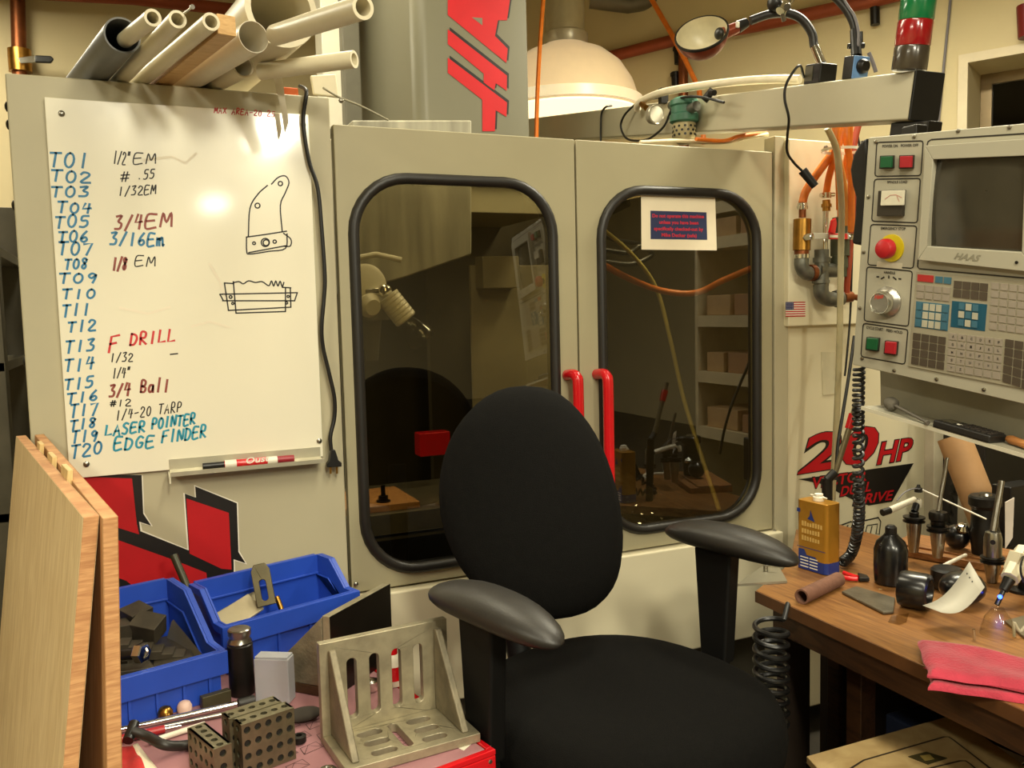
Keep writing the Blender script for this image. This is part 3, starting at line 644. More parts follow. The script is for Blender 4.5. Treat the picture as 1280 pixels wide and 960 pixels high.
# ================================================================== copper piping and fittings on the back wall
def wallpipes():
    Y = 2.55
    t = thing('water_pipe', 'copper pipe with a shut-off valve rising on the left wall', 'pipe', pY(24,120,Y))
    mb = MB(); a = pY(22,0,Y); b = pY(26,140,Y); mb.tube([pY(21,-60,Y),a,b,pY(40,600,Y)],.032,14); pi = mb.build('riser', copper, t)
    mb = MB(); mb.cyl(pY(24,62,Y),pY(26,90,Y),.05); mb.build('valve_body', brass, t)
    mb = MB(); pl = yplane(Y-.06); mb.prism([pl(x,y) for x,y in ((22,73),(44,70),(44,79),(26,80))],(0,-.012,0)); lv = mb.build('lever', chrome, t, bevel=.002)
    mb = MB(); mb.prism([pl(x,y,.004) for x,y in ((44,70),(64,71),(68,75),(64,80),(44,79))],(0,-.02,0)); mb.build('lever_grip', black, t, lv, bevel=.006)
    mb = MB(); mb.tube([pY(x,y,Y-.09) for x,y in ((20,-10),(165,-2),(290,12),(420,20))],.03,12); tag(mb.build('wall_pipe', M('red_brown_pipe',(150,70,40),.5,.3)), 'red brown pipe running along the top of the back wall', 'pipe')
    # on the oblique wall
    f = lambda x,y,h: WP(x,y,h)
    mb = MB(); mb.tube([f(700,85,.05),f(770,69,.05),f(840,51,.05),f(940,33,.05),f(1090,1,.05),f(1150,-14,.05)],.033,12); tag(mb.build('wall_pipe', M('red_brown_pipe'), ), 'red brown pipe running obliquely along the right wall', 'pipe')
    mb = MB(); mb.tube([f(854,57,.05),f(854,112,.05),f(855,200,.05)],.027,12); tag(mb.build('wall_pipe', copper), 'copper pipe dropping down the wall behind the copper lamp', 'pipe')
    for (x,ya,yb,lb) in ((847,58,80,'short black bracket on the wall beside the copper pipe'),(844,90,112,'lower black bracket on the wall beside the copper pipe'),(1093,-8,31,'short dark steel bracket hanging on the wall left of the signal light')):
        mb = MB(); mb.cyl(f(x,ya,.04),f(x+1,yb,.04),.022,seg=10); mb.cyl(f(x,ya+1,.04),f(x+.2,ya+5,.04),.028,seg=10)
        tag(mb.build('wall_bracket', blackm), lb, 'bracket')
    mb = MB(); mb.tube([f(812,-5,.13),f(838,40,.13),f(858,78,.13),f(874,112,.13),(f(880,180,.13))],.014,10); tag(mb.build('air_hose', orange), 'orange air hose hanging down the wall behind the copper lamp', 'hose')
    mb = MB(); mb.tube([f(1189,-10,.012),f(1180,80,.012),f(1172,165,.012),f(1168,300,.012)],.006,8); tag(mb.build('wall_cable', M('grey_cable',(120,116,120),.5)), 'thin grey cable running down the wall beside the window', 'cable')
    mb = MB(); q = f(1284,28,.03); mb.cyl(f(1285,6,.06),f(1287,46,.06),.045,seg=14); tag(mb.build('fire_bell', M('dark_red_paint',(110,24,24),.4)), 'dark red fitting on the wall above the window at the frame edge', 'fitting')
wallpipes()
def duct():
    a = pD(735,3,4.6); mb = MB(); mb.tube([pD(738,-2,5.0),pD(785,4,5.0),pD(836,-4,5.0)],.055,18); tag(mb.build('ceiling_duct', M('duct_grey',(110,104,86),.5,.3)), 'grey round duct crossing above the dome lamp', 'duct')
duct()
def hi_bay():
    d = 4.7; c = pD(708,120,d); s = d/F
    t = thing('dome_lamp', 'large milky dome lamp with bright rim behind the machine column', 'lamp', (c.x,c.y,c.z))
    dome = M('milky_acrylic',(246,226,186),.25,var=.02,trans=.3,emit=.22)
    prof = [(92,22),(92,12),(89,4),(82,-16),(69,-36),(50,-51),(28,-60),(22,-65)]
    mb = MB(); mb.lathe([(r*s,-h*s) for r,h in prof], c, (0,0,1), 40, cap=False); o = mb.build('shade', dome, t); md = o.modifiers.new('solid','SOLIDIFY'); md.thickness = .006
    mb = MB(); mb.lathe([(93*s,-8*s),(95*s,-8*s),(95*s,-20*s),(93*s,-20*s)], c, (0,0,1), 40); mb.build('rim', M('rim_bright',(255,238,200),.3,emit=.35), t)
    mb = MB(); mb.lathe([(90*s,-21*s),(90*s,-24*s)], c, (0,0,1), 40); mb.build('lens', M('lamp_lens',(255,230,180),.4,emit=1.6,var=0), t)
    mb = MB(); mb.lathe([(26*s,60*s),(28*s,66*s),(28*s,74*s),(24*s,77*s),(24*s,150*s)], c, (0,0,1), 28); mb.build('neck', M('neck_silver',(206,198,176),.3,.5), t)
    mb = MB(); z0 = c.z+150*s; mb.lathe([(24*s,0),(24*s,CEIL-.002-z0)], (c.x,c.y,z0), (0,0,1), 28); mb.build('stem', M('neck_silver'), t)
    mb = MB(); mb.tube(bez([pD(680,-10,3.9),pD(676,40,3.9),pD(673,90,3.9),pD(671,140,3.9),pD(670,200,3.9)],6),.010,8); tag(mb.build('air_hose', orange), 'orange hose hanging in front of the milky dome lamp', 'hose')
hi_bay()

# ================================================================== things on the support arm
def amb(px, py, h=0): return BP(px,py,h)
ATOP = Plane(B0, bup)                                   # the arm's upper face
def gooseneck_lamp():
    A = arm_at(999); B = arm_at(1019); t = thing('gooseneck_lamp', 'copper-shaded gooseneck lamp on a black magnetic base', 'lamp', (A+B)/2+bw*.04)
    h = .052
    mb = MB(); A2 = A+bw*.012+bup*.0006; B2 = B+bw*.012+bup*.0006
    mb.prism([A2,B2,B2+bw*.055,A2+bw*.055], bup*h); mb.build('magnetic_base', black, t, bevel=.004)
    mb = MB(); C = A2+(B2-A2)*.08; D = A2+(B2-A2)*.55; mb.prism([C+bup*.008,D+bup*.008,D+bup*(h-.006),C+bup*(h-.006)], -bw*.002); mb.build('base_plate', M('base_label_grey',(86,82,64),.4), t, smooth=False)
    dc = (RM.transposed() @ ((A+B)/2+bw*.04-CAM)).z
    g = [A2+(B2-A2)*.5+bw*.028+bup*h]+[pD(x,y,dc+k) for x,y,k in ((1018,58,0),(1015,42,0),(1003,25,0),(986,17,0),(962,18,0),(938,26,0))]
    mb = MB(); mb.tube(bez(g,7), .0115, 14); mb.build('gooseneck', rubber, t)
    mb = MB(); mb.cyl(g[0], g[0]+(g[1]-g[0])*.95, .0125); mb.build('collar', chrome, t)
    n = (RM @ Vector((-.30,-.50,-.72))).normalized(); c = pD(877,42,dc-.02); R = .070
    mb = MB(); prof = [(R*math.sin(a),R*.95-R*.95*math.cos(a)) for a in [math.pi/2*i/9 for i in range(10)]]
    mb.mi = 0; mb.lathe([(max(r,.004),z-R*.95) for r,z in prof], c, n, 36, cap=False)
    mb.mi = 1; mb.lathe([(max(r-.003,.003),z-R*.95+.003) for r,z in prof][::-1], c, n, 36, cap=False)
    mb.build('shade', [M('copper_enamel',(140,62,36),.3,.35), M('cream_enamel',(214,204,170),.35,var=.08)], t)
    mb = MB(); mb.lathe([(R+.002,-.003),(R+.002,.003),(R-.003,.003),(R-.003,-.003),(R+.002,-.003)], c, n, 36, cap=False); mb.build('shade_rim', black, t)
    p = pD(904,42,dc); q = pD(922,34,dc); mb = MB(); mb.cyl(p, q, .017, .015); hd = mb.build('socket', M('copper_enamel'), t)
    mb = MB(); mb.cyl(q, pD(934,28,dc), .017, .012); mb.build('switch_housing', black, t)
    mb = MB(); mb.box(pD(922,31,dc-.018),(.010,.006,.016)); mb.build('switch', white_p, t, bevel=.002)
    s = c - n*R*.55; mb = MB(); mb.sphere(pD(899,42,dc-.015), .016, sx=.7); mb.build('bulb_holder', black, t)
    mb = MB(); W_ = [pD(1000,82,dc-.05),pD(990,92,dc-.06),pD(982,108,dc-.07),pD(981,125,dc-.07),pD(986,148,dc-.06),pD(984,172,dc-.0),pD(984,190,dc+.05),pD(992,203,dc+.08),pD(1003,214,dc+.09)]
    mb.tube(bez([A2+bup*.02]+W_,7), .0036, 8); mb.build('cord', black, t)
    mb = MB(); mb.cyl(pD(1003,213,dc+.09), pD(1019,233,dc+.09), .013, .011, seg=12); mb.build('cord_switch', black, t)
    # clamp joint on the neck
    t2 = thing('clamp_joint', 'chrome and black clamp joint at the top of the gooseneck', 'clamp', pD(974,12,dc))
    mb = MB(); mb.sphere(pD(968,4,dc-.02),.022,sx=.8); mb.build('clamp_body', black, t2)
    mb = MB(); mb.cyl(pD(975,14,dc-.035),pD(988,-2,dc-.02),.012); mb.cyl(pD(978,20,dc-.02),pD(982,6,dc-.03),.008); mb.build('clamp_pin', chrome, t2)
    mb = MB(); mb.cyl(pD(978,18,dc-.03),pD(980,26,dc-.02),.006); mb.cyl(pD(984,9,dc-.045),pD(984,7,dc-.03),.009); mb.build('clamp_screw', steel, t2)
gooseneck_lamp()
def magnet_stand():
    A = arm_at(1049)+bw*.006+bup*.0006; B = arm_at(1061)+bw*.006+bup*.0006; t = thing('magnetic_stand', 'blue-faced magnetic base with black knob on the arm', 'magnetic base', (A+B)/2+bw*.03)
    h = .056; dc = (RM.transposed() @ ((A+B)/2+bw*.03-CAM)).z
    mb = MB(); mb.prism([A,B,B+bw*.05,A+bw*.05], bup*h); mb.build('magnetic_base', black, t, bevel=.003)
    C = B+bw*.001; mb = MB(); mb.prism([C,B+bw*.049,B+bw*.049+bup*(h-.001),C+bup*(h-.001)], bdir*.003); mb.build('front_plate', M('light_blue_plate',(108,150,204),.4,var=.05), t, bevel=.001)
    mb = MB(); m_ = B+bw*.027+bup*h*.55+bdir*.003; mb.lathe([(.018,0),(.017,.010),(.012,.016)], m_, bdir, 20); mb.build('knob', black, t)
    g = [A+(B-A)*.5+bw*.024+bup*h]+[pD(x,y,dc) for x,y in ((1069,48),(1066,30),(1058,14),(1046,0),(1030,-14))]
    mb = MB(); mb.tube(bez(g,6), [.014]*7+[.009]*24 if False else .0085, 12); mb.build('flex_arm', rubber, t)
    mb = MB(); mb.cyl(g[0], pD(1068,38,dc), .0135, .011); mb.cyl(pD(1060,58,dc),pD(1080,57,dc),.007); mb.cyl(pD(1076,56,dc),pD(1076,40,dc),.005); mb.build('stand_clamp', black, t)
    mb = MB(); mb.tube(bez([pD(1072,60,dc-.02),pD(1073,40,dc-.02),pD(1068,20,dc-.015),pD(1060,8,dc-.01),pD(1050,-8,dc)],6),.0035,8); mb.tube(bez([pD(1086,66,dc),pD(1091,78,dc),pD(1095,90,dc)],5),.005,8); mb.build('stand_cord', M('grey_cable'), t)
magnet_stand()
def signal_light():
    c = ATOP(1136,90)+bup*.003; t = thing('signal_light', 'stacked signal light with green, red and dark sections on the arm end', 'signal light', c)
    r = .0385; z = bup; s = .00187
    for nm,mt,a,b in (('base',M('dark_lens',(64,56,44),.25,coat=.4),0,.052),('red_lens',M('red_lens',(150,20,24),.18,var=.04,coat=.6),.0525,.108),('green_lens',M('green_lens',(18,110,62),.18,var=.04,coat=.6),.1085,.172),('top_cap',black,.1725,.19)):
        mb = MB(); mb.lathe([(r*.97,a),(r,a+.003),(r,b-.003),(r*.97,b)], c, z, 32); mb.build(nm, mt, t)
signal_light()
def hanging_things():
    # white hose lying along the arm
    P = [amb(797,137,.02),amb(797,131,.03),amb(806,124,.03),amb(830,115,.03),amb(870,108,.02),amb(920,102,-.01)+bup*.0,amb(965,99,-.03),amb(1000,99,-.06)]
    mb = MB(); mb.tube(bez(P,7), .0125, 12); tag(mb.build('white_hose', M('white_hose_plastic',(234,224,196),.35)), 'thick white hose curving along the top of the grey arm', 'hose')
    t = thing('air_regulator', 'green air regulator with perforated bowl hanging from the grey arm', 'air regulator', amb(857,178,.04))
    grn = M('teal_green_paint',(58,108,86),.4,var=.12,scale=30)
    ax = Vector((0,0,1)); c = amb(855,140,.045); s = (RM.transposed() @ (c-CAM)).z/F
    mb = MB(); mb.lathe([(15*s,-14*s),(18*s,-12*s),(18*s,-4*s),(16*s,-2*s),(16*s,6*s),(18*s,8*s),(17*s,14*s),(12*s,17*s),(5*s,19*s)], c, ax, 24); mb.build('head', grn, t)
    mb = MB(); mb.lathe([(6*s,-40*s),(11*s,-37*s),(14*s,-30*s),(14.5*s,-15*s),(13*s,-13*s)], c, ax, 24); bw_ = mb.build('bowl', M('bowl_metal',(178,166,128),.4,.4), t)
    mb = MB()
    for i in range(12):
        for j in range(3):
            a = 2*math.pi*(i+.5*(j%2))/12; d = Vector((math.cos(a),math.sin(a),0)); mb.cyl(c+d*14.0*s+ax*(-19-5*j)*s, c+d*14.75*s+ax*(-19-5*j)*s, 1.6*s, seg=8)
    mb.build('bowl_hole', black, t, bw_)
    mb = MB(); mb.cyl(c+bdir*(15*s)+Vector((0,0,3*s)), c+bdir*(30*s)+Vector((0,0,6*s)), 6*s); mb.build('port_fitting', galv, t); mb = MB(); mb.cyl(c-bdir*(12*s)+Vector((0,0,6*s)),c-bdir*(30*s)+Vector((0,0,10*s)),6*s); mb.build('port_fitting', galv, t)
    mb = MB(); q = amb(820,143,.05); g = (CAM-q).normalized(); mb.lathe([(12*s,-.02),(13*s,0),(12*s,.004),(11*s,.002)], q, Vector((.05,-1,-.1)), 24); ga = mb.build('gauge', M('gauge_silver',(190,184,164),.3,.6), t)
    mb = MB(); mb.lathe([(10.5*s,.0025),(10.5*s,.0035)], q, Vector((.05,-1,-.1)), 24); mb.build('gauge_face', white_p, t, ga)
    mb = MB(); mb.cyl(amb(808,135,.04),amb(802,130,.035),.010); mb.build('gauge_stem', brass, t)
    mb = MB(); a = amb(826,116,.02); mb.box(a+Vector((.01,0,-.01)),(.028,.02,.05)); mb.build('mounting_bracket', blackm, t); mb = MB(); mb.cyl(amb(880,126,.04),amb(891,112,.02),.012,seg=10); mb.cyl(amb(888,116,.05),amb(893,116,.05),.009); mb.build('mounting_bracket', blackm, t)
    L = [amb(x,y,h) for x,y,h in ((905,128,.05),(880,122,.06),(860,121,.07),(845,126,.075),(838,140,.075),(830,158,.07),(812,173,.06),(795,176,.05),(782,172,.04),(776,158,.03),(780,145,.03),(790,134,.02),(800,127,.02),(822,122,.02))]
    mb = MB(); mb.tube(bez(L,6), .0042, 8); tag(mb.build('looped_cable', black), 'black cable looping beside the pressure gauge on the arm', 'cable')
    L = [amb(x,y,h) for x,y,h in ((765,132,-.02),(757,134,.008),(752,142,.010),(751,160,.010),(751,178,.010),(752,215,.02))]
    mb = MB(); mb.tube(bez(L,6), .0042, 8); tag(mb.build('strap_cable', black), 'short black cable running over the grey arm left of the loop', 'cable')
    # cables under the arm on the machine roof
    for pts,mt,lb in (([(800,178,.06),(845,176,.06),(900,178,.06),(935,172,.06),(960,168,.05)],M('cream_cable',(222,206,168),.5),'cream cable lying on the machine top below the regulator'),
                      ([(870,181,.03),(905,176,.04),(925,170,.05),(958,166,.06)],orange,'orange cable lying on the machine top below the arm')):
        mb = MB(); mb.tube(bez([Vector((pY(x,y,Y).x,Y,max(pY(x,y,Y).z,1.938 if mt is not orange else 1.952))) for x,y,Y in pts],6), .006, 8); tag(mb.build('cable', mt), lb, 'cable')
    mb = MB(); q = pY(840,178,.1); mb.bb((1.20,.10,1.9235),(1.885,.16,1.929)); tag(mb.build('roof_strip', white_p), 'pale flat strip on the machine top under the arm', 'strip')
hanging_things()
# ------------------------------------------------------------------ hoses and air fittings on the flag plate
def fittings():
    t = thing('air_manifold', 'cluster of air fittings and red-handled valve on the cream plate', 'air manifold', pY(1030,375,-.06)); Y = -.065
    q = lambda x,y,dy=0: pY(x,y,Y+dy); s = 2.68/F
    mb = MB(); mb.cyl(q(1003,274),q(1002,313),11*s); mb.build('valve_body', brass, t)
    mb = MB(); mb.cyl(q(1003,262),q(1003,272),4.5*s); mb.cyl(q(1002,313),q(1002,318),9*s); mb.build('nipple', copper, t)
    mb = MB(); mb.cyl(q(1002,318),q(1002,323),10*s); mb.cyl(q(1003,254),q(1003,262),6*s); mb.cyl(q(998,259),q(1008,259),3*s); mb.build('hose_clamp', chrome, t)
    mb = MB(); mb.tube(bez([q(1002,322),q(1002,332),q(1006,340),q(1014,342),q(1020,340)],5), 9*s, 14); mb.build('elbow', galv, t)
    mb = MB(); mb.cyl(q(1012,341),q(1017,341),10.5*s); mb.cyl(q(1018,341),q(1021,340),7*s); mb.build('union', copper, t)
    mb = MB(); mb.cyl(q(1027,312),q(1027,358),9*s); mb.cyl(q(1022,338),q(1046,338),9*s); mb.cyl(q(1026,350),q(1026,354),11*s); mb.cyl(q(1027,322),q(1027,328),11*s); mb.build('tee', galv, t)
    mb = MB(); mb.tube(bez([q(1026,356),q(1027,367),q(1033,373),q(1042,374),q(1050,372)],5), 9.5*s, 14); mb.cyl(q(1044,374),q(1050,372),11*s); mb.build('elbow', galv, t)
    mb = MB(); mb.cyl(q(1054,372),q(1064,371),7*s); mb.cyl(q(1064,371),q(1072,372),4*s); mb.build('nipple', copper, t)
    mb = MB(); mb.cyl(q(1032,264),q(1031,312),3.6*s); mb.build('chrome_stem', chrome, t)
    mb = MB(); mb.cyl(q(1033,250),q(1033,264),5*s); mb.cyl(q(1033,255),q(1033,259),6.5*s); mb.build('brass_nipple', brass, t)
    mb = MB(); mb.cyl(q(1033,241),q(1033,248),6*s); mb.cyl(q(1026,244),q(1042,243),3*s); mb.build('hose_clamp', chrome, t)
    mb = MB(); mb.cyl(q(1050,272),q(1049,346),9.5*s); mb.cyl(q(1050,292),q(1050,320),12*s); mb.cyl(q(1049,322),q(1049,335),11*s); mb.build('ball_valve', M('valve_dark_green',(84,88,70),.5,.4), t)
    pl = yplane(Y-.045); mb = MB(); mb.prism([pl(x,y) for x,y in ((1016,291),(1060,292),(1060,299),(1016,299))], (0,-.006,0)); hb = mb.build('lever', M('lever_grey',(186,182,164),.4), t, bevel=.001)
    mb = MB(); mb.prism([pl(x,y,.0065) for x,y in ((1036,291.5),(1059,292),(1059,299),(1036,299))], (0,-.002,0)); mb.prism([pl(x,y,.004) for x,y in ((1035,291),(1038,276),(1042,273),(1043,280),(1041,292))], (0,-.01,0)); mb.build('lever_grip', red_m, t, hb)
    mb = MB(); mb.prism([pl(x,y,.0088) for x,y in ((1037,293.5),(1053,294),(1053,297),(1037,297))], (0,-.0004,0)); mb.build('lever_label', cwhite, t, hb, smooth=False)
    for x in (1013,1063):
        mb = MB(); mb.lathe([(4.5*s,-.02),(4.5*s,.006),(2*s,.010)], pl(x,296), (0,-1,0), 6); mb.build('hex_nut', chrome, t)
    # hoses
    def hose(pts, r, mt, lb, name='air_hose', cat='hose', group=None):
        mb = MB(); mb.tube(bez([pY(x,y,yy) for x,y,yy in pts],6), r, 12); tag(mb.build(name, mt), lb, cat, group)
    hose([(1054,158,-.12),(1048,180,-.115),(1034,200,-.10),(1018,222,-.08),(1007,240,-.067),(1003,254,-.065)], 5.2*s, orange, 'orange hose ending at the left brass valve')
    hose([(1050,156,-.135),(1045,180,-.13),(1042,200,-.11),(1036,222,-.08),(1033,241,-.065)], 4.4*s, orange, 'orange hose ending at the chrome stem')
    hose([(1062,156,-.12),(1060,190,-.10),(1056,215,-.085),(1052,240,-.07),(1051,272,-.065)], 4.6*s, orange, 'orange hose ending at the dark ball valve')
    hose([(1040,157,-.16),(1042,175,-.15),(1050,205,-.13),(1058,250,-.11),(1058,282,-.10)], 3.8*s, M('amber_hose',(206,140,60),.35), 'amber hose hanging behind the clear tube')
    hose([(1046,157,-.21),(1044,172,-.21),(1047,195,-.20),(1049,225,-.19),(1050,262,-.18)], 4.6*s, orange, 'orange hose of the bundle just left of the amber hose')
    hose([(1058,156,-.20),(1058,175,-.20),(1062,200,-.19),(1064,235,-.18),(1064,290,-.17)], 4.2*s, orange, 'orange hose of the bundle just right of the amber hose')
    mb = MB(); c = pY(1053,188,-.165); mb.lathe([(.064,-.004),(.066,-.004),(.066,.004),(.064,.004),(.064,-.004)], c, (0,0,1), 24, sx=1.0, sy=.8, cap=False); tag(mb.build('cable_tie', white_p), 'pale cable tie holding the orange hoses together', 'cable tie')
    hose([(1073,156,-.10),(1068,178,-.10),(1066,205,-.10),(1066,255,-.09),(1063,305,-.08),(1060,340,-.075),(1058,368,-.066)], 4.2*s, M('red_brown_hose',(160,62,30),.45), 'red brown hose at the right of the air fittings')
    hose([(1034,160,-.26),(1045,185,-.25),(1049,215,-.24),(1052,260,-.20),(1051,320,-.17),(1050,400,-.17),(1048,470,-.17),(1044,560,-.17),(1041,610,-.17),(1040,650,-.17)], 3.8*s, M('clear_tube',(206,196,158),.25,trans=.45), 'clear tube hanging in front of the air fittings', 'clear_tube', 'tube')
    hose([(1070,158,-.06),(1074,185,-.06),(1070,210,-.06),(1070,260,-.06),(1066,300,-.06),(1063,390,-.05),(1059,440,-.05),(1056,470,-.05)], .0035, black, 'thin black cable hanging right of the air fittings', 'cable', 'cable')
    hose([(1068,420,-.2),(1061,470,-.22),(1053,520,-.24),(1047,560,-.25),(1045,600,-.26)], .005, black, 'black cable slanting down beside the clear tube', 'cable', 'cable')
fittings()

# ================================================================== control pendant
PA = pD(1090,172,1.85)
pu = -ray(-56,222).normalized()
ne = ray(1090,172).cross(ray(1070,455)); pv = ne.cross(pu).normalized()
if pv.z > 0: pv = -pv
pnrm = pu.cross(pv).normalized()
if pnrm.dot(CAM-PA) < 0: pnrm = -pnrm
PP = Plane(PA, pnrm)
pend = thing('control_pendant', 'grey machine control pendant with screen, keypad and red stop button', 'control pendant', PP(1180,470,-.08))
def build_pendant():
    t = pend; face = M('pendant_grey',(166,161,142),.45,var=.02,scale=6); line = dark_text
    def pr(px, h0, h1): return [PP(x,y,h0) for x,y in px], pnrm*(h1-h0)
    def part(name, px, h0, h1, mt, parent=None, bevel=0.0):
        mb = MB(); mb.prism(*pr(px,h0,h1)); return mb.build(name, mt, t, parent, smooth=bevel>0, bevel=bevel)
    R1,R2 = 1350,1350
    front = part('front_panel', [(1090,172),(R1,148.5),(R2,519),(1070,455)], -.012, 0, face, bevel=.002)
    mb = MB(); A = PP(1090,172,-.012); u1 = PP(R1,148.5,-.012); d1_ = PP(1070,455,-.012)
    i0 = A+pu*.012+pv*.012; W_ = (u1-A).dot(pu); H_ = (d1_-A).dot(pv)
    mb.prism([i0, A+pu*(W_-.012)+pv*.012, A+pu*(W_-.012)+pv*(H_-.012), A+pu*.012+pv*(H_-.012)], -pnrm*.15); mb.build('housing', face, t, bevel=.006)
    # mounting neck up to the arm bracket
    mb = MB(); c = PP(1130,163,-.06); mb.box(c+Vector((.03,0,-.004)), (.035,.04,.03)); mb.build('swivel_neck', blackm, t, bevel=.004)
    # rounded handle on the left side
    mb = MB(); s = 1.9/F; c = PP(1083,213,-.05); ring = []
    pts = [(1090,172),(1083,178),(1074,193),(1070,212),(1073,232),(1077,246),(1076,270),(1072,304),(1082,306),(1092,300)]
    mb.prism([PP(x,y,-.05) for x,y in pts], pnrm*.022); mb.build('side_grip', black, t, bevel=.006)
    for x,y in ((1095,177),(1143,170.5),(1198,163.5),(1262,159),(1086,246),(1080,315),(1075,385),(1118,463),(1171,474),(1230,487),(1078,448)):
        mb = MB(); mb.lathe([(.0042,0),(.004,.002),(.002,.003)], PP(x,y,.0), pnrm, 10); mb.build('screw', steel, t, front)
    # black outlines
    mb = MB()
    def outline(px, r=.12):
        P = [Vector((x,y,0)) for x,y in px]; out = []
        for i in range(4):
            a,b,c = P[i-1],P[i],P[(i+1)%4]; d1 = (a-b).normalized()*3.2; d2 = (c-b).normalized()*3.2
            out += [b+d1, b+(d1+d2)*.28, b+d2]
        out += [out[0], out[1]]
        ribbon(mb, [PP(q.x,q.y,.0006) for q in out], .0026, pnrm)
    for bx in ([(1096,178),(1154,176),(1151,219.5),(1093.5,220.5)],[(1093,224),(1150.5,223),(1146.5,278.5),(1089.5,276.5)],[(1088.5,280.5),(1146,282.5),(1141.5,335.5),(1084.5,331)],[(1083.5,333.5),(1140.5,339),(1135.5,408),(1080,401)],[(1079,404),(1135,412),(1131,455.5),(1076,445.5)]): outline(bx)
    for P in ([(1159,181),(1160,177),(1164,174.5),(1280,167),(1330,163.5)],[(1147.5,325),(1147,333),(1149,336),(1280,347.5),(1330,352)]): ribbon(mb,[PP(x,y,.0006) for x,y in P],.0028,pnrm)
    mb.build('panel_outline', line, t, front, smooth=False)
    # printed captions
    mb = MB()
    for tx,bl,br,tl in (('POWER ON',(1103,184.6),(1122,184),(1103,181)),('POWER OFF',(1126,183.8),(1148,183),(1126,180.3)),('SPINDLE LOAD',(1109,229.3),(1134,229),(1109,226)),('EMERGENCY STOP',(1101,287.2),(1132,287.8),(1101,283.6)),('HANDLE',(1105,342),(1119,343),(1105,338.7)),('CYCLE START',(1083,411),(1104,414),(1083,407.4)),('FEED HOLD',(1108,414.5),(1128,417.5),(1108,411))):
        mb = MB(); ptext(mb, tx, bl, br, tl, PP, .0007, .02); mb.build('caption', line, t, front, smooth=False)
    mb = MB()
    for P in ([(1096,346),(1098.5,346)],[(1101.5,348.5),(1105,346.5)],[(1111,345),(1111,347.5)],[(1116.5,346.5),(1120,349.3)],[(1123.5,348.5),(1126,348.8)]): ribbon(mb,[PP(x,y,.0007) for x,y in P],.003,pnrm)
    mb.build('dial_marks', line, t, front, smooth=False)
    # illuminated push buttons
    gr = M('green_button',(14,84,46),.4); rd = M('red_button',(164,28,38),.4); bk = M('button_bezel',(40,34,28),.4)
    for px,mt in (([(1103,194.5),(1119,194),(1118.5,210.5),(1102,211)],gr),([(1127,194),(1144,193.5),(1143,210.5),(1126.5,211)],rd),([(1086,420.5),(1101,422),(1099.5,439),(1084.5,437)],gr),([(1109,425),(1124,426.5),(1122.5,444),(1107.5,442)],rd)):
        b = part('push_button', px, 0, .009, bk, bevel=.0012); cx = sum(p[0] for p in px)/4; cy = sum(p[1] for p in px)/4
        part('button_cap', [(cx+(x-cx)*.86-1,cy+(y-cy)*.86) for x,y in px], .009, .016, mt, b, bevel=.0015)
    # load meter
    mt_ = part('load_meter', [(1102,238),(1133,237),(1131,270),(1100,270)], 0, .012, M('meter_black',(50,44,36),.35), bevel=.0015)
    part('meter_window', [(1103.5,238.5),(1132,237.5),(1130.8,256.5),(1102.2,257)], .012, .017, M('meter_clear',(214,208,186),.15,coat=.6), mt_, bevel=.001)
    mb = MB(); ribbon(mb,[PP(x,y,.0175) for x,y in ((1106,249),(1113,244),(1120,243.5),(1127,247))],.0012,pnrm); ribbon(mb,[PP(1124,252,.0175),PP(1121,245,.0175)],.0012,pnrm); mb.build('meter_scale', M('meter_scale_red',(190,120,110),.5), t, mt_, smooth=False)
    # emergency stop
    c = PP(1115,310,0); s = 1.86/F
    mb = MB(); mb.lathe([(17*s,0),(17*s,.003)], c, pnrm, 36); es = mb.build('emergency_stop', M('yellow_plate',(206,184,30),.4,var=.03), t)
    mb = MB(); mb.lathe([(6*s,.003),(6*s,.014)], c, pnrm, 20); mb.build('stop_stem', black, t, es)
    mb = MB(); mb.lathe([(10*s,.012),(12.3*s,.015),(12.5*s,.026),(10.5*s,.032),(6*s,.035),(1*s,.036)], c, pnrm, 30); mb.build('stop_button', M('stop_red',(176,28,34),.4), t, es)
    part('stop_label', [(1097,326.5),(1128,329),(1127.5,336.5),(1096,333.5)], 0, .0012, M('paper_label',(196,186,162),.6), front)
    # jog handwheel
    c = PP(1110,377,0); mb = MB(); mb.lathe([(19*s,0),(19.5*s,.004),(18*s,.008),(14*s,.014)], c, pnrm, 36); jw = mb.build('jog_wheel', M('brushed_aluminium',(172,168,156),.3,.8,var=.05), t)
    mb = MB(); mb.lathe([(14*s,.012),(14.5*s,.022),(13.4*s,.030),(12.5*s,.030),(12*s,.028)], c, pnrm, 36); mb.build('wheel_hub', chrome, t, jw)
    mb = MB(); mb.lathe([(12*s,.0275),(11.9*s,.0287)], c, pnrm, 36); mb.build('hub_plate', M('hub_plate_grey',(150,146,134),.35,.5), t, jw)
    mb = MB(); ptext(mb,'Haas',(1093,374.5),(1104,372.5),(1094,368.5),PP,.0295,.03); mb.build('hub_mark', M('mark_red',(196,70,56),.5), t, jw, smooth=False)
    q = PP(1095,387,.026); mb = MB(); mb.cyl(q+pnrm*-.004,q+pnrm*.012,.0042,.0035); mb.build('crank_knob', chrome, t, jw)
    # screen with raised bezel
    O = [(1156,182),(1310,171.5),(1300,341.5),(1147,325)]; I = [(1166,199.5),(1281,194.7),(1277,315.5),(1158.5,308)]
    mb = MB()
    for i in range(4):
        j = (i+1)%4; mb.prism([PP(*O[i],.016),PP(*O[j],.016),PP(*I[j],.016),PP(*I[i],.016)], -pnrm*.0158)
    bz = mb.build('screen_bezel', face, t, bevel=.0015)
    scr = M('crt_glass',(56,52,42),.12,var=.15,scale=9,coat=.5)
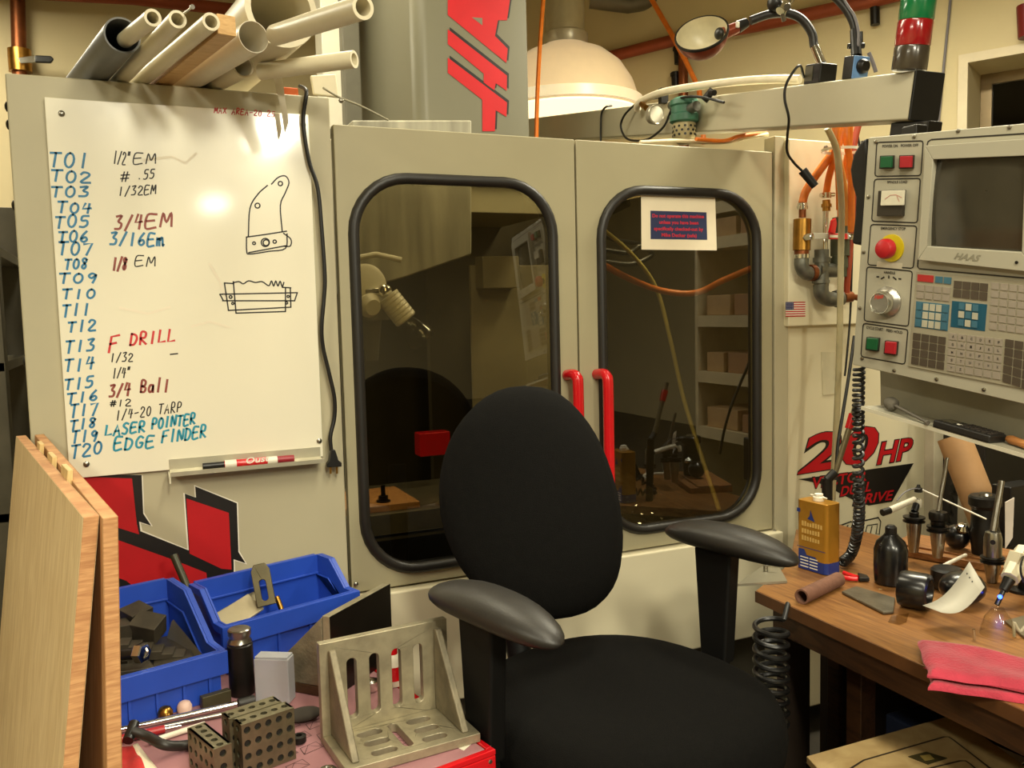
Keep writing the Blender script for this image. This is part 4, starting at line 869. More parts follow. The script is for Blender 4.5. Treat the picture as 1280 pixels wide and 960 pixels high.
    def bil(Q,a,b): 
        A = Vector(Q[0]).lerp(Vector(Q[1]),a); B = Vector(Q[3]).lerp(Vector(Q[2]),a); return A.lerp(B,b)
    mb = MB(); n = 8; vs = []; fs = []
    for j in range(n+1):
        for i in range(n+1):
            q = bil(I,i/n,j/n); vs.append(PP(q.x,q.y,.016)-pnrm*.015+pnrm*(.010*(1-((2*i/n-1)**2)*.5-((2*j/n-1)**2)*.5)))
    for j in range(n):
        for i in range(n): k = j*(n+1)+i; fs.append((k,k+1,k+n+2,k+n+1))
    mb.add(vs,fs); mb.build('screen', scr, t, bz)
    mb = MB(); ptext(mb,'HAAS',(1192,324),(1222,327),(1197,316),PP,.0166,.03); mb.build('embossed_logo', M('logo_grey',(136,131,112),.5), t, bz, smooth=False)
    mb = MB(); mb.lathe([(.003,0),(.003,.002)], PP(1271,328,.016), pnrm, 8); mb.build('screw', blackm, t, bz)
    # keypad and its keys
    kp = part('keypad', [(1146.5,339.5),(1320,355),(1312,492),(1136.5,457.5)], 0, .0025, M('keypad_overlay',(150,143,122),.5,var=.02))
    kc = {'red':M('key_red',(170,40,38),.5),'blue':M('key_blue',(58,102,120),.5),'grey':M('key_grey',(146,136,122),.5,var=.03),'dark':M('key_dark',(74,64,52),.5),'teal':M('key_teal',(14,76,98),.5),'light':M('key_light',(172,168,148),.5)}
    leg = MB()
    def keys(Q, nc, nr, col, gap=.16, h=.004, colf=None, letters=None, skip=()):
        k = 0
        for j in range(nr):
            for i in range(nc):
                if (i,j) in skip: continue
                a0,a1 = (i+gap/2)/nc,(i+1-gap/2)/nc; b0,b1 = (j+gap/2)/nr,(j+1-gap/2)/nr
                px = [bil(Q,a,b) for a,b in ((a0,b0),(a1,b0),(a1,b1),(a0,b1))]
                cc = colf(i,j) if colf else col
                mb = MB(); mb.prism([PP(p.x,p.y,.0025) for p in px], pnrm*(h-.0025)); mb.build('key', kc[cc], t, kp, smooth=False)
                if letters and k < len(letters) and letters[k] != ' ':
                    c = bil(Q,(i+.5)/nc,(j+.5)/nr); ptext(leg, letters[k], (c.x-1.2,c.y+1.6),(c.x+1.2,c.y+1.8),(c.x-1.1,c.y-1.6), PP, h+.0004, .02)
                k += 1
    V = lambda q: [(x,y,0) for x,y in q]
    keys(V([(1147,342.5),(1168,344.3),(1167.4,353.4),(1146.4,351.4)]),1,1,'red',.06)
    keys(V([(1169,344.3),(1190.5,346.3),(1189.8,356),(1168.4,353.8)]),2,1,'blue')
    keys(V([(1146.2,354.5),(1189,359),(1187.6,377.5),(1144.8,373)]),4,2,'grey')
    part('jog_field', [(1145.5,376.5),(1187,380.8),(1184.5,414),(1143.2,408.5)], .0025, .0031, kc['blue'], kp)
    keys(V([(1146,377),(1186.5,381.2),(1184.2,413.6),(1143.6,408.2)]),5,3,'blue',.2,.0045,lambda i,j: 'blue' if i in (0,4) else 'light')
    keys(V([(1192.5,350),(1236,354),(1234.5,376.5),(1191,371.5)]),4,2,'dark',.12)
    part('cursor_field', [(1190.3,376),(1234,380.5),(1231.2,414),(1188.2,408.5)], .0025, .0031, kc['teal'], kp)
    keys(V([(1198.5,377.5),(1224.5,380.2),(1222.6,411),(1197,407.5)]),3,3,'blue',.2,.0045,lambda i,j: 'light' if (i+j)%2 else 'blue')
    keys(V([(1239,352),(1284,356.5),(1280.5,418),(1236,412)]),4,6,'grey',.18)
    keys(V([(1141.5,415),(1183.3,421),(1180.5,463),(1138.5,455)]),4,4,'dark',.14)
    keys(V([(1186,415),(1254.5,423.5),(1251.5,475.5),(1182.8,463.8)]),6,5,'grey',.16,.004,None,'ABCDEFGHIJKLMNOPQRSTUVWXYZ  ')
    keys(V([(1256.5,422.8),(1292,428.2),(1288,489),(1252.5,477)]),3,5,'dark',.14)
    o = leg.build('key_legend', dark_text, t, kp, smooth=False)
    # shelf under the panel
    gp = M('shelf_grey',(150,145,126),.5,var=.04)
    part('shelf_back', [(1101,450),(1352,505),(1352,588),(1102,507)], -.10, -.097, gp)
    f0 = PP(1077,507.5,.0); f1 = PP(1281,567.5,0); f2 = f0+(f1-f0)*1.35; bk0 = PP(1103,504,-.10); sv = bk0-f0
    dv = (f1-f0).normalized(); sv = sv - dv*sv.dot(dv)
    f0b = f0
    mb = MB(); mb.prism([f0,f2,f2+sv,f0+sv], pv*.004); mb.build('shelf', gp, t, smooth=False)
    mb = MB(); mb.prism([f0,f2,f2+pv*.008,f0+pv*.008], pnrm*.002); mb.build('shelf_lip', M('lip_bright',(206,200,178),.35), t, smooth=False)
    return f0, dv, sv
SF, SDV, SSV = build_pendant()
SHP = Plane(SF - pv*.0006, SSV.cross(SDV) if SSV.cross(SDV).z > 0 else SDV.cross(SSV))
sn = SHP.n
def shelf_things():
    dv = SDV; w = SSV.normalized()
    t = thing('calculator', 'black pocket calculator lying on the pendant shelf', 'calculator', SHP(1205,545))
    o = SHP(1163,533.5)+w*.004; L = (SHP(1228,553)-SHP(1163,533.5)).length*1.08
    wd = .062
    mb = MB(); mb.prism([o,o+dv*L,o+dv*L+w*wd,o+w*wd], sn*.016); mb.build('body', M('calculator_black',(26,24,22),.45), t, bevel=.004)
    mb = MB()
    for i in range(6):
        for j in range(4):
            c = o+dv*(L*(.42+.095*i))+w*(wd*(.16+.21*j))+sn*.016; mb.prism([c,c+dv*L*.065,c+dv*L*.065+w*wd*.14,c+w*wd*.14], sn*.002)
    mb.build('key_block', M('calculator_keys',(48,42,38),.5), t, smooth=False)
    mb = MB(); c = o+dv*L*.08+w*wd*.2+sn*.016; mb.prism([c,c+dv*L*.22,c+dv*L*.22+w*wd*.62,c+w*wd*.62], sn*.0012); mb.build('display', M('calculator_window',(56,52,42),.15), t, smooth=False)
    mb = MB(); c = o+dv*L*.33+w*wd*.3+sn*.016; mb.prism([c,c+dv*.012,c+dv*.012+w*.006,c+w*.006], sn*.0012); mb.build('badge', cwhite, t, smooth=False)
    t = thing('foam_brush', 'grey foam-headed brush lying on the pendant shelf', 'brush', SHP(1114,512))
    c = SHP(1113,514)+sn*.0165; mb = MB(); e = SHP(1157,531)+sn*.006; d = (e-c).normalized()
    mb.lathe([(.004,-.016),(.012,-.013),(.0155,-.004),(.0145,.006),(.008,.012)], c, d, 18); mb.build('foam_head', M('grey_foam',(104,98,86),.9,var=.12,scale=60,bump=.3), t)
    mb = MB(); mb.cyl(c+d*.01,e,.0038,.003,seg=10); mb.cyl(e,e+d*.006,.005,seg=10); mb.build('handle', M('grey_handle',(96,90,80),.5), t)
    t = thing('screwdriver', 'wooden-handled tool lying at the right end of the shelf', 'tool', SHP(1262,552))
    a = SHP(1258,554)+sn*.010; b = SHP(1289,565)+sn*.010; d = (b-a).normalized(); mb = MB(); mb.lathe([(.006,0),(.009,.01),(.008,.03),(.009,.055),(.006,.07)], a, d, 14); mb.build('handle', wood('handle_wood',(190,130,70),(160,100,50)), t)
    mb = MB(); mb.cyl(a+d*.07,a+d*.12,.003,seg=8); mb.build('shaft', chrome, t)
shelf_things()

# ================================================================== black task chair
def build_chair():
    t = thing('task_chair', 'black fabric task chair with oval back and padded armrests', 'chair', Mx=Matrix.Translation(CAM) @ Matrix.Scale(1.1,4) @ Matrix.Translation(-CAM) @ Matrix.Translation((.778,-.885,0)) @ Matrix.Rotation(math.radians(15),4,'Z'))
    fab = M('black_chair_fabric',(14,13,11.5),.95,var=.12,scale=90,bump=.35,bscale=700,spec=.12)
    pad = M('armrest_rubber',(38,35,31),.45,var=.1,scale=30,bump=.08,bscale=300)
    pl = M('chair_plastic',(13,12,11),.55,var=.1,spec=.25)
    def B(mb, nm, mt, par=None, **k): return place(mb,t).build(nm, mt, t, par, **k)
    def superel(a, b, z, n=40, e=2.35, front=0.0):
        out = []
        for i in range(n):
            q = 2*math.pi*i/n; c,s_ = math.cos(q),math.sin(q)
            out.append(Vector((a*math.copysign(abs(c)**(2/e),c), b*math.copysign(abs(s_)**(2/e),s_), z)))
        return out
    mb = MB(); A,Bb = .263,.278
    rs = [superel(A*f,Bb*f,z) for f,z in ((.80,.665),(.93,.67),(.99,.688),(1.0,.712),(.985,.742),(.94,.767),(.84,.783),(.65,.793),(.4,.798),(.15,.800))]
    mb.rings(rs); B(mb,'seat',fab)
    mb = MB(); mb.rings([superel(A*.8,Bb*.8,.625),superel(A*.86,Bb*.86,.63),superel(A*.86,Bb*.86,.646)]); B(mb,'seat_pan',pl)
    # backrest: oval cushion, reclined
    tl = math.radians(-21); R = Matrix.Rotation(tl,3,'X') @ Matrix.Rotation(math.radians(4),3,'Y'); C = Vector((0.028,.215,1.085)); rs = []
    def oval(f, y):
        out = []
        for i in range(44):
            q = 2*math.pi*i/44; c,s_ = math.cos(q),math.sin(q)
            w = .218*(1-.08*s_ if s_ > 0 else 1+.02*s_); e = 2.25
            x = w*f*math.copysign(abs(c)**(2/e),c); z = .232*f*math.copysign(abs(s_)**(2/e),s_)
            out.append(C + R @ Vector((x, y+.9*x*x, z)))
        return out
    for f,y in ((.2,-.042),(.5,-.040),(.75,-.034),(.9,-.022),(.975,-.006),(1.0,.008),(.985,.024),(.93,.036),(.6,.042),(.2,.044)): rs.append(oval(f,y))
    mb = MB(); mb.rings(rs); bk = B(mb,'backrest',fab)
    mb = MB(); mb.tube(bez([(0,.30,1.02),(0,.31,.9),(0,.28,.74),(0,.2,.635),(0,.05,.62)],6),[.026]*25,12); B(mb,'back_stem',pl)
    for s in (-1,1):
        x = s*.293+.004
        # armrest pad: long rounded pad tilting slightly to the front
        mb = MB(); rs = []; n = 14
        for j in range(n+1):
            u = -math.cos(math.pi*j/n); f = max(.0004,(1-abs(u)**2.5))**.5; y = .075-.155*u*1.0-.085; ring = []
            for i in range(20):
                q = 2*math.pi*i/20; ring.append(Vector((x+.053*f*math.cos(q)*(1.0-.12*u), y, .994-.012*(u*u)-.004*u+(.027 if math.sin(q) > 0 else .028)*f*math.sin(q))))
            rs.append(ring)
        mb.rings(rs); B(mb,'armrest',pad)
        mb = MB(); y0 = .02
        mb.prism([(x-.016,y0-.045,.970),(x-.016,y0+.045,.970),(x-.016,y0+.030,.74),(x-.016,y0-.030,.74)],(.034,0,0)); B(mb,'arm_sleeve',pl,bevel=.006)
        mb = MB(); mb.prism([(x-.010,y0-.024,.76),(x-.010,y0+.024,.76),(x-.010,y0+.024,.60),(x-.010,y0-.024,.60)],(.022,0,0)); mb.prism([(x-s*.0+.011,y0-.03,.600),(x+.011,y0+.03,.600),(-s*.0+s*.05,y0+.03,.600),(s*.05,y0-.03,.600)],(0,0,.018)); B(mb,'arm_bracket',pl,bevel=.003)
    mb = MB(); mb.cyl((0,0,.43),(0,0,.60),.014); mb.cyl((0,0,.26),(0,0,.50),.026); mb.box((0,.02,.605),(.18,.22,.035)); B(mb,'gas_lift',pl)
    for k in range(5):
        a = math.radians(72*k+54); d = Vector((math.cos(a),math.sin(a),0))
        mb = MB(); mb.tube([d*.02+Vector((0,0,.282)),d*.16+Vector((0,0,.262)),d*.27+Vector((0,0,.217))],[.028,.024,.017],10); lg = B(mb,'base_leg',pl)
        mb = MB(); c = d*.27+Vector((0,0,.1605)); w = Vector((-d.y,d.x,0)); mb.cyl(c-w*.025,c+w*.025,.028,seg=18); B(mb,'caster',pl,lg)
build_chair()

# ================================================================== red tool cart and what stands on it
CZ = .72; CA = math.radians(11.5)
ce = Vector((math.cos(CA),math.sin(CA),0)); cn = Vector((-ce.y,ce.x,0))     # along the front edge, away from the viewer
CO = pZ(620,935,CZ) - ce*.545                                             # front left corner
def cpt(u, v, z=0): return CO + ce*u + cn*v + Vector((0,0,z))
def build_cart():
    t = thing('tool_cart', 'red steel tool cart with a mauve printed mat', 'tool cart', Mx=Matrix.Translation(Vector((CO.x,CO.y,0)))@Matrix.Rotation(CA,4,'Z'))
    Wd,Dp = .545,.68
    mb = MB(); mb.bb((0,0,CZ-.10),(Wd,Dp,CZ-.012)); place(mb,t).build('top_tray', red_m, t, bevel=.003)
    mb = MB()
    mb.bb((0,0,CZ-.012),(Wd,.012,CZ-.002)); mb.bb((0,Dp-.012,CZ-.012),(Wd,Dp,CZ-.002)); mb.bb((Wd-.012,.012,CZ-.012),(Wd,Dp-.012,CZ-.002)); mb.bb((0,.012,CZ-.012),(.012,Dp-.012,CZ-.002))
    place(mb,t).build('tray_rim', red_m, t, bevel=.002)
    mat = M('mauve_mat',(164,116,120),.7,var=.06,scale=14)
    mb = MB(); mb.bb((.014,.014,CZ-.0118),(Wd-.014,Dp-.014,CZ-.003)); m = place(mb,t).build('mat', mat, t, bevel=.001)
    mb = MB(); rnd = random.Random(4); n = Vector((0,0,1))
    for k in range(12):                        # printed outline drawings
        x = .03+.042*k; y = rnd.uniform(.02,.2)
        for j in range(3):
            yy = y+j*.05; P = [(x,yy),(x+.036,yy+.006),(x+.033,yy+.03),(x+.002,yy+.024),(x,yy)]
            ribbon(mb,[Vector((a,b,CZ-.0026)) for a,b in P],.0016,n); ribbon(mb,[Vector((a,b,CZ-.0026)) for a,b in ((x,yy),(x+.017,yy+.026),(x+.034,yy+.008))],.0013,n)
    place(mb,t).build('mat_print', M('mat_ink',(70,44,44),.7), t, m, smooth=False)
    for (x,y) in ((.03,.03),(Wd-.03,.03),(.03,Dp-.03),(Wd-.03,Dp-.03)):
        mb = MB(); mb.bb((x-.018,y-.018,.07),(x+.018,y+.018,CZ-.1)); place(mb,t).build('leg', red_m, t, bevel=.002)
        mb = MB(); mb.cyl((x-.014,y,.035),(x+.014,y,.035),.035); place(mb,t).build('caster', rubber, t)
    mb = MB(); mb.bb((.02,.02,.16),(Wd-.02,Dp-.02,.19)); place(mb,t).build('lower_shelf', red_m, t, bevel=.003)
    mb = MB(); mb.lathe([(.004,0),(.003,.002)], (Wd-.012,-.0,CZ-.02), (0,-1,0), 8); place(mb,t).build('rivet', steel, t)
build_cart()
TZ = CZ-.0018
def frame_thing(name, label, cat, x, y, rot, z=TZ, group=None): return thing(name, label, cat, (x,y,z), rot, group)
# ribbed angle plate standing at the front
def angle_plate(t, W, D, H, th, mat_f, mat_r, vs, bs, cast_=True):
    X,Yv,Z = Vector((1,0,0)),Vector((0,1,0)),Vector((0,0,1))
    mb = MB(); mb.plate([(0,0),(W,0),(W,H),(0,H)], vs, th, (0,D,0), X, Z, -Yv); place(mb,t).build('upright', mat_f, t, bevel=.0015)
    mb = MB(); mb.plate([(0,0),(W,0),(W,D-th-.0005),(0,D-th-.0005)], bs, th, (0,0,0), X, Yv, Z); place(mb,t).build('base', mat_f, t, bevel=.0015)
    for x in (.014,W-.028):
        mb = MB(); mb.prism([(x,.012,th+.0003),(x,D-th-.0008,th+.0003),(x,D-th-.0008,H-.012),(x,D-th-.012,H-.012)], (.013,0,0)); place(mb,t).build('gusset', mat_r, t, bevel=.003)
ap = frame_thing('angle_plate','ribbed iron angle plate with slots standing on the cart corner','angle plate',.285,-.869,.082)
W_,D_,H_ = .237,.144,.178
angle_plate(ap, W_, D_, H_, .016, cast, castr, [slot(x,.035,x+.0175,.142) for x in (.047,.088,.129,.170)],
    [slot(x,y,x+.044,y+.019) for x in (.052,.142) for y in (.018,.054,.09)] + [slot(.1085,.022,.1255,.112)])
# second angle plate lying behind it
def plate2():
    t = thing('angle_plate','angle plate with solid triangular web standing behind the ribbed one','angle plate', pZ(395,872,TZ))
    rust = M('rusty_iron',(128,98,70),.5,.6,var=.3,scale=14,bump=.2)
    # corners traced on the web's own upright plane
    a = pZ(322,856,TZ); d = Vector((.67,-.742,0)).normalized(); n = Vector((-d.y,d.x,0)); n = n if n.y > 0 else -n
    wp = Plane(a, Vector((d.y,-d.x,0)))
    th = .016
    A = a; B_ = wp(407,880); B_.z = A.z; C = wp(404,770); 
    top = C.z
    X1 = d*((B_-A).dot(d)); up = Vector((0,0,1))
    mb = MB(); mb.prism([A, A+X1, A+X1+up*.020, A+up*.018], n*.125); place_none = mb.build('base', rust, t, bevel=.0015)
    mb = MB(); mb.prism([A+d*.014+up*.0185, A+X1-d*.001+up*.0205, A+X1-d*.001+up*(top-TZ)*.98], n*.014); mb.build('web', castr, t, bevel=.0015)
    E = A+X1; hgt = top-TZ
    mb = MB(); mb.prism([E+d*.0003, E+d*.017, E+d*.017+up*hgt, E+d*.0003+up*hgt], n*.02)
    pts = [E+d*.0003, E+d*.0003+n*.215, E+d*.0003+n*.215+up*(hgt+.0), E+d*.0003+up*hgt]
    mb = MB(); mb.prism(pts, d*.017); mb.build('upright', [cast], t, bevel=.0015)
    mb = MB(); mb.prism([p+d*.0172 for p in pts], d*.0012); mb.build('ground_face', M('dark_ground_face',(44,38,32),.3,.7), t, smooth=False)
plate2()
# drilled blocks
def drilled_block(label, x, y, rot, W, D, H, z=TZ, nx=5, nz=4, ny=2):
    t = frame_thing('drilled_block', label, 'block', x, y, rot, z, 'drilled setup blocks on the cart')
    e = .0045; X,Yv,Z = Vector((1,0,0)),Vector((0,1,0)),Vector((0,0,1)); r = .0057
    g = lambda w,h,n,m: [circ(w*(i+.5)/n, h*(j+.5)/m, r, 12) for i in range(n) for j in range(m)]
    mb = MB(); mb.bb((e,e,e),(W-e,D-e,H-e)); place(mb,t).build('shade_core', M('bore_shade_dark',(22,18,15),.7), t, smooth=False)  # dark solid core stands in for the shade inside the drilled holes
    mb = MB(); k = e-.0002
    mb.plate([(0,0),(W,0),(W,H),(0,H)], g(W,H,nx,nz), k, (0,k,0), X, Z, -Yv)
    mb.plate([(0,0),(W,0),(W,H),(0,H)], [], k, (0,D-k,0), X, Z, Yv)
    mb.plate([(0,k),(W,k),(W,D-k),(0,D-k)], g(W,D,nx,ny), k, (0,0,H-k), X, Yv, Z)
    mb.plate([(k,0),(D-k,0),(D-k,H),(k,H)], g(D,H,ny,nz), k, (k,0,0), Yv, Z, -X)
    mb.plate([(k,0),(D-k,0),(D-k,H),(k,H)], g(D,H,ny,nz), k, (W-k,0,0), Yv, Z, X)
    place(mb,t).build('body', M('block_steel',(140,134,108),.38,.85,var=.12,scale=50), t, smooth=False)
    return t
drilled_block('drilled steel block forming the front half of the tall pair', .138, -.790, .292, .091, .0318, .0875, nx=5, nz=4, ny=1)
_c,_s = math.cos(.292),math.sin(.292)
drilled_block('drilled steel block standing behind the tall front block', .138-_s*.0325-_c*.006, -.790+_c*.0325-_s*.006, .292, .091, .0318, .0885, nx=5, nz=4, ny=1)
drilled_block('smaller drilled steel block left of the tall pair', .0935, -.806, .321, .0295, .102, .065, nx=1, nz=3, ny=5)
# blue bins
def bin_(label, x, y, rot, W, D, H, Hf):
    t = frame_thing('storage_bin', label, 'storage bin', x, y, rot, TZ, 'blue plastic storage bins')
    w = .004
    def side(x0): return [(x0,0,0),(x0,D,0),(x0,D,H),(x0,D*.62,H),(x0,D*.2,Hf),(x0,0,Hf)]
    mb = MB()
    mb.bb((0,0,0),(W,D,w)); mb.prism(side(0),(w,0,0)); mb.prism(side(W-w),(w,0,0)); mb.bb((w,D-w,w),(W-w,D,H))
    mb.prism([(w,0,w),(w,w,w),(w,w,Hf),(w,0,Hf)],(W-2*w,0,0))
    b = place(mb,t).build('shell', bluebin, t, smooth=False)
    mb = MB(); r = .012
    mb.bb((-r,-r,Hf-.045),(W+r,-.0004,Hf)); mb.bb((w,D+.0004,H-.018),(W-w,D+r,H)); mb.bb((w,D-w-.006,H-.045),(W-w,D-w-.0004,H-.040))
    for s in (0,1):
        x0 = (-r,W+.0004)[s]; prof = [(D,H),(D*.62,H),(D*.2,Hf),(0,Hf)]
        mb.prism([(x0,a,b) for a,b in prof]+[(x0,a,b-.016) for a,b in prof[::-1]], (r-.0004,0,0))
        x1 = (w+.0004,W-w-.005)[s]; mb.prism([(x1,a,b-.045) for a,b in prof]+[(x1,a,b-.049) for a,b in prof[::-1]], (.0046,0,0))
    place(mb,t).build('rim', bluebin, t, bevel=.0015)
    for k in range(4):
        mb = MB(); mb.bb((W*(.12+.25*k),-.006,.01),(W*(.12+.25*k)+.006,-.0004,Hf-.046)); place(mb,t).build('rib', bluebin, t, bevel=.001)
    return t
b1 = bin_('blue plastic bin full of black step blocks beside the plywood', -.052, -.515, .27, .196, .285, .173, .095)
b2 = bin_('blue plastic bin holding plates and a slotted clamp by the machine', .160, -.352, .33, .305, .150, .162, .105)
def inb(b, p): return ROOTM[b.name] @ Vector(p)
def bin_contents():
    rnd = random.Random(9); g = 'dark steel clamping blocks in the front blue bin'
    sb = M('step_block_black',(66,59,47),.5,.3,var=.2,scale=30)
    def block(lb, c, sz, rx, ry, rz, kind=0):
        m = Matrix.Translation(inb(b1,(c[0]*.80+.006,c[1]*.95,c[2]+.018))) @ Matrix.Rotation(rz,4,'Z') @ Matrix.Rotation(ry,4,'Y') @ Matrix.Rotation(rx,4,'X')
        a,b_,h = [v/2 for v in sz]
        if kind == 0: P = [(-a,-b_,-h),(a,-b_,-h),(a,-b_,h),(-a,-b_,h)]
        else:                                   # serrated step block profile
            n = 6; P = [(-a,-b_,-h),(a,-b_,-h)]
            for i in range(n): x0 = a-2*a*i/n; z0 = -h+2*h*(i+1)/n; P += [(x0,-b_,z0),(x0-2*a/n,-b_,z0)]
        mb = MB(); mb.prism([m @ Vector(p) for p in P], m.to_3x3() @ Vector((0,sz[1],0)))
        tag(mb.build('step_block' if kind else 'clamp_block', sb, bevel=.0012), lb, 'block', g)
    block('long dark block lying highest at the left of the front bin', (.052,.19,.098), (.07,.04,.04), .1,.05,.3)
    block('dark cube-like block at the back of the front bin', (.125,.225,.110), (.05,.045,.04), .2,-.1,.6)
    block('dark block leaning in front of the cube in the bin', (.135,.175,.098), (.055,.05,.04), .3,.2,-.5)
    block('broad dark toothed block in the middle of the front bin', (.12,.105,.078), (.12,.04,.034), .0,.06,.12-.3,1)
    block('dark toothed block at the left of the front bin', (.056,.11,.074), (.055,.04,.034), .1,-.05,-.2,1)
    block('dark flat block low at the left front of the bin', (.06,.055,.055), (.06,.04,.03), .0,.1,.2)
    block('dark flat block at the bottom right of the front bin', (.15,.06,.045), (.07,.045,.03), .0,.0,-.1)
    block('dark block under the others in the front bin', (.12,.15,.035), (.16,.16,.04), .0,.0,.1)
    # grey plate leaning on the right side, bolt with bright nut
    mb = MB(); q = [inb(b1,p) for p in ((.172,.20,.105),(.184,.06,.062),(.166,.06,.05),(.156,.20,.06))]; mb.prism(q, Vector((.004,0,.004))); tag(mb.build('steel_strip', M('dull_steel',(132,124,102),.4,.7)), 'flat dull steel strip leaning inside the right wall of the front bin', 'strip')
    t = thing('bolt','dark bolt with a shiny hexagonal nut in the front blue bin','bolt',inb(b1,(.03,.05,.085)))
    a = inb(b1,(.012,.085,.108)); b_ = inb(b1,(.066,.038,.114)); d = (b_-a).normalized()
    mb = MB(); mb.cyl(a, b_, .010, seg=14); mb.build('shank', blackm, t)
    mb = MB(); mb.lathe([(.0175,-.012),(.019,-.009),(.019,.004),(.0165,.006),(.010,.006),(.009,.002)], b_, (d+Vector((0,-.3,0))).normalized(), 6); mb.build('nut', chrome, t)
    t = thing('rod','dark round rod standing up at the back of the front bin','rod',inb(b1,(.19,.27,.02)))
    mb = MB(); mb.cyl(pD(246,762,1.95), pD(217,694,1.98), .0085, seg=12); mb.build('shaft', M('dark_green_rod',(60,60,44),.4,.4), t)
    # rear bin: two plates, slotted clamp, small stud
    for lb,px,d1,mt in (('pale rectangular plate standing in the rear blue bin',[(262,756),(320,738),(322,752),(264,772)],1.95,M('pale_plate',(176,166,136),.4,.6)),('pale plate lying slanted across the rear blue bin',[(262,772),(310,742),(330,760),(280,795)],1.90,M('pale_plate2',(196,184,152),.4,.5))):
        c = pD(295,765,d1); pl = Plane(c, (CAM-c).normalized()*.6+Vector((0,0,.6)))
        mb = MB(); mb.prism([pl(x,y) for x,y in px], -pl.n*.006); tag(mb.build('steel_plate', mt, bevel=.001), lb, 'plate')
    c = pD(335,740,1.93); pl = Plane(c, Vector((-.2,-1,.35)))
    ex_ = (pl(345,750)-pl(325,755)).normalized(); ey_ = pl.n.cross(ex_).normalized(); ey_ = ey_ if ey_.z > 0 else -ey_
    O = pl(322,760); Wc = .040; Hc = .092
    mb = MB(); mb.plate([(0,0),(Wc,0),(Wc,Hc*.85),(Wc*.8,Hc),(Wc*.2,Hc),(0,Hc*.85)],[slot(Wc*.33,Hc*.12,Wc*.67,Hc*.62)],.018,O-pl.n*.009,ex_,ey_,pl.n)
    tag(mb.build('slotted_clamp', M('clamp_bronze',(96,88,62),.4,.6,var=.15), bevel=.0015), 'slotted strap clamp standing up in the rear blue bin', 'clamp')
    mb = MB(); mb.cyl(pD(352,762,1.95), pD(346,746,1.96), .006, seg=10); tag(mb.build('stud', brass), 'short stud beside the slotted clamp in the rear bin', 'stud')
bin_contents()
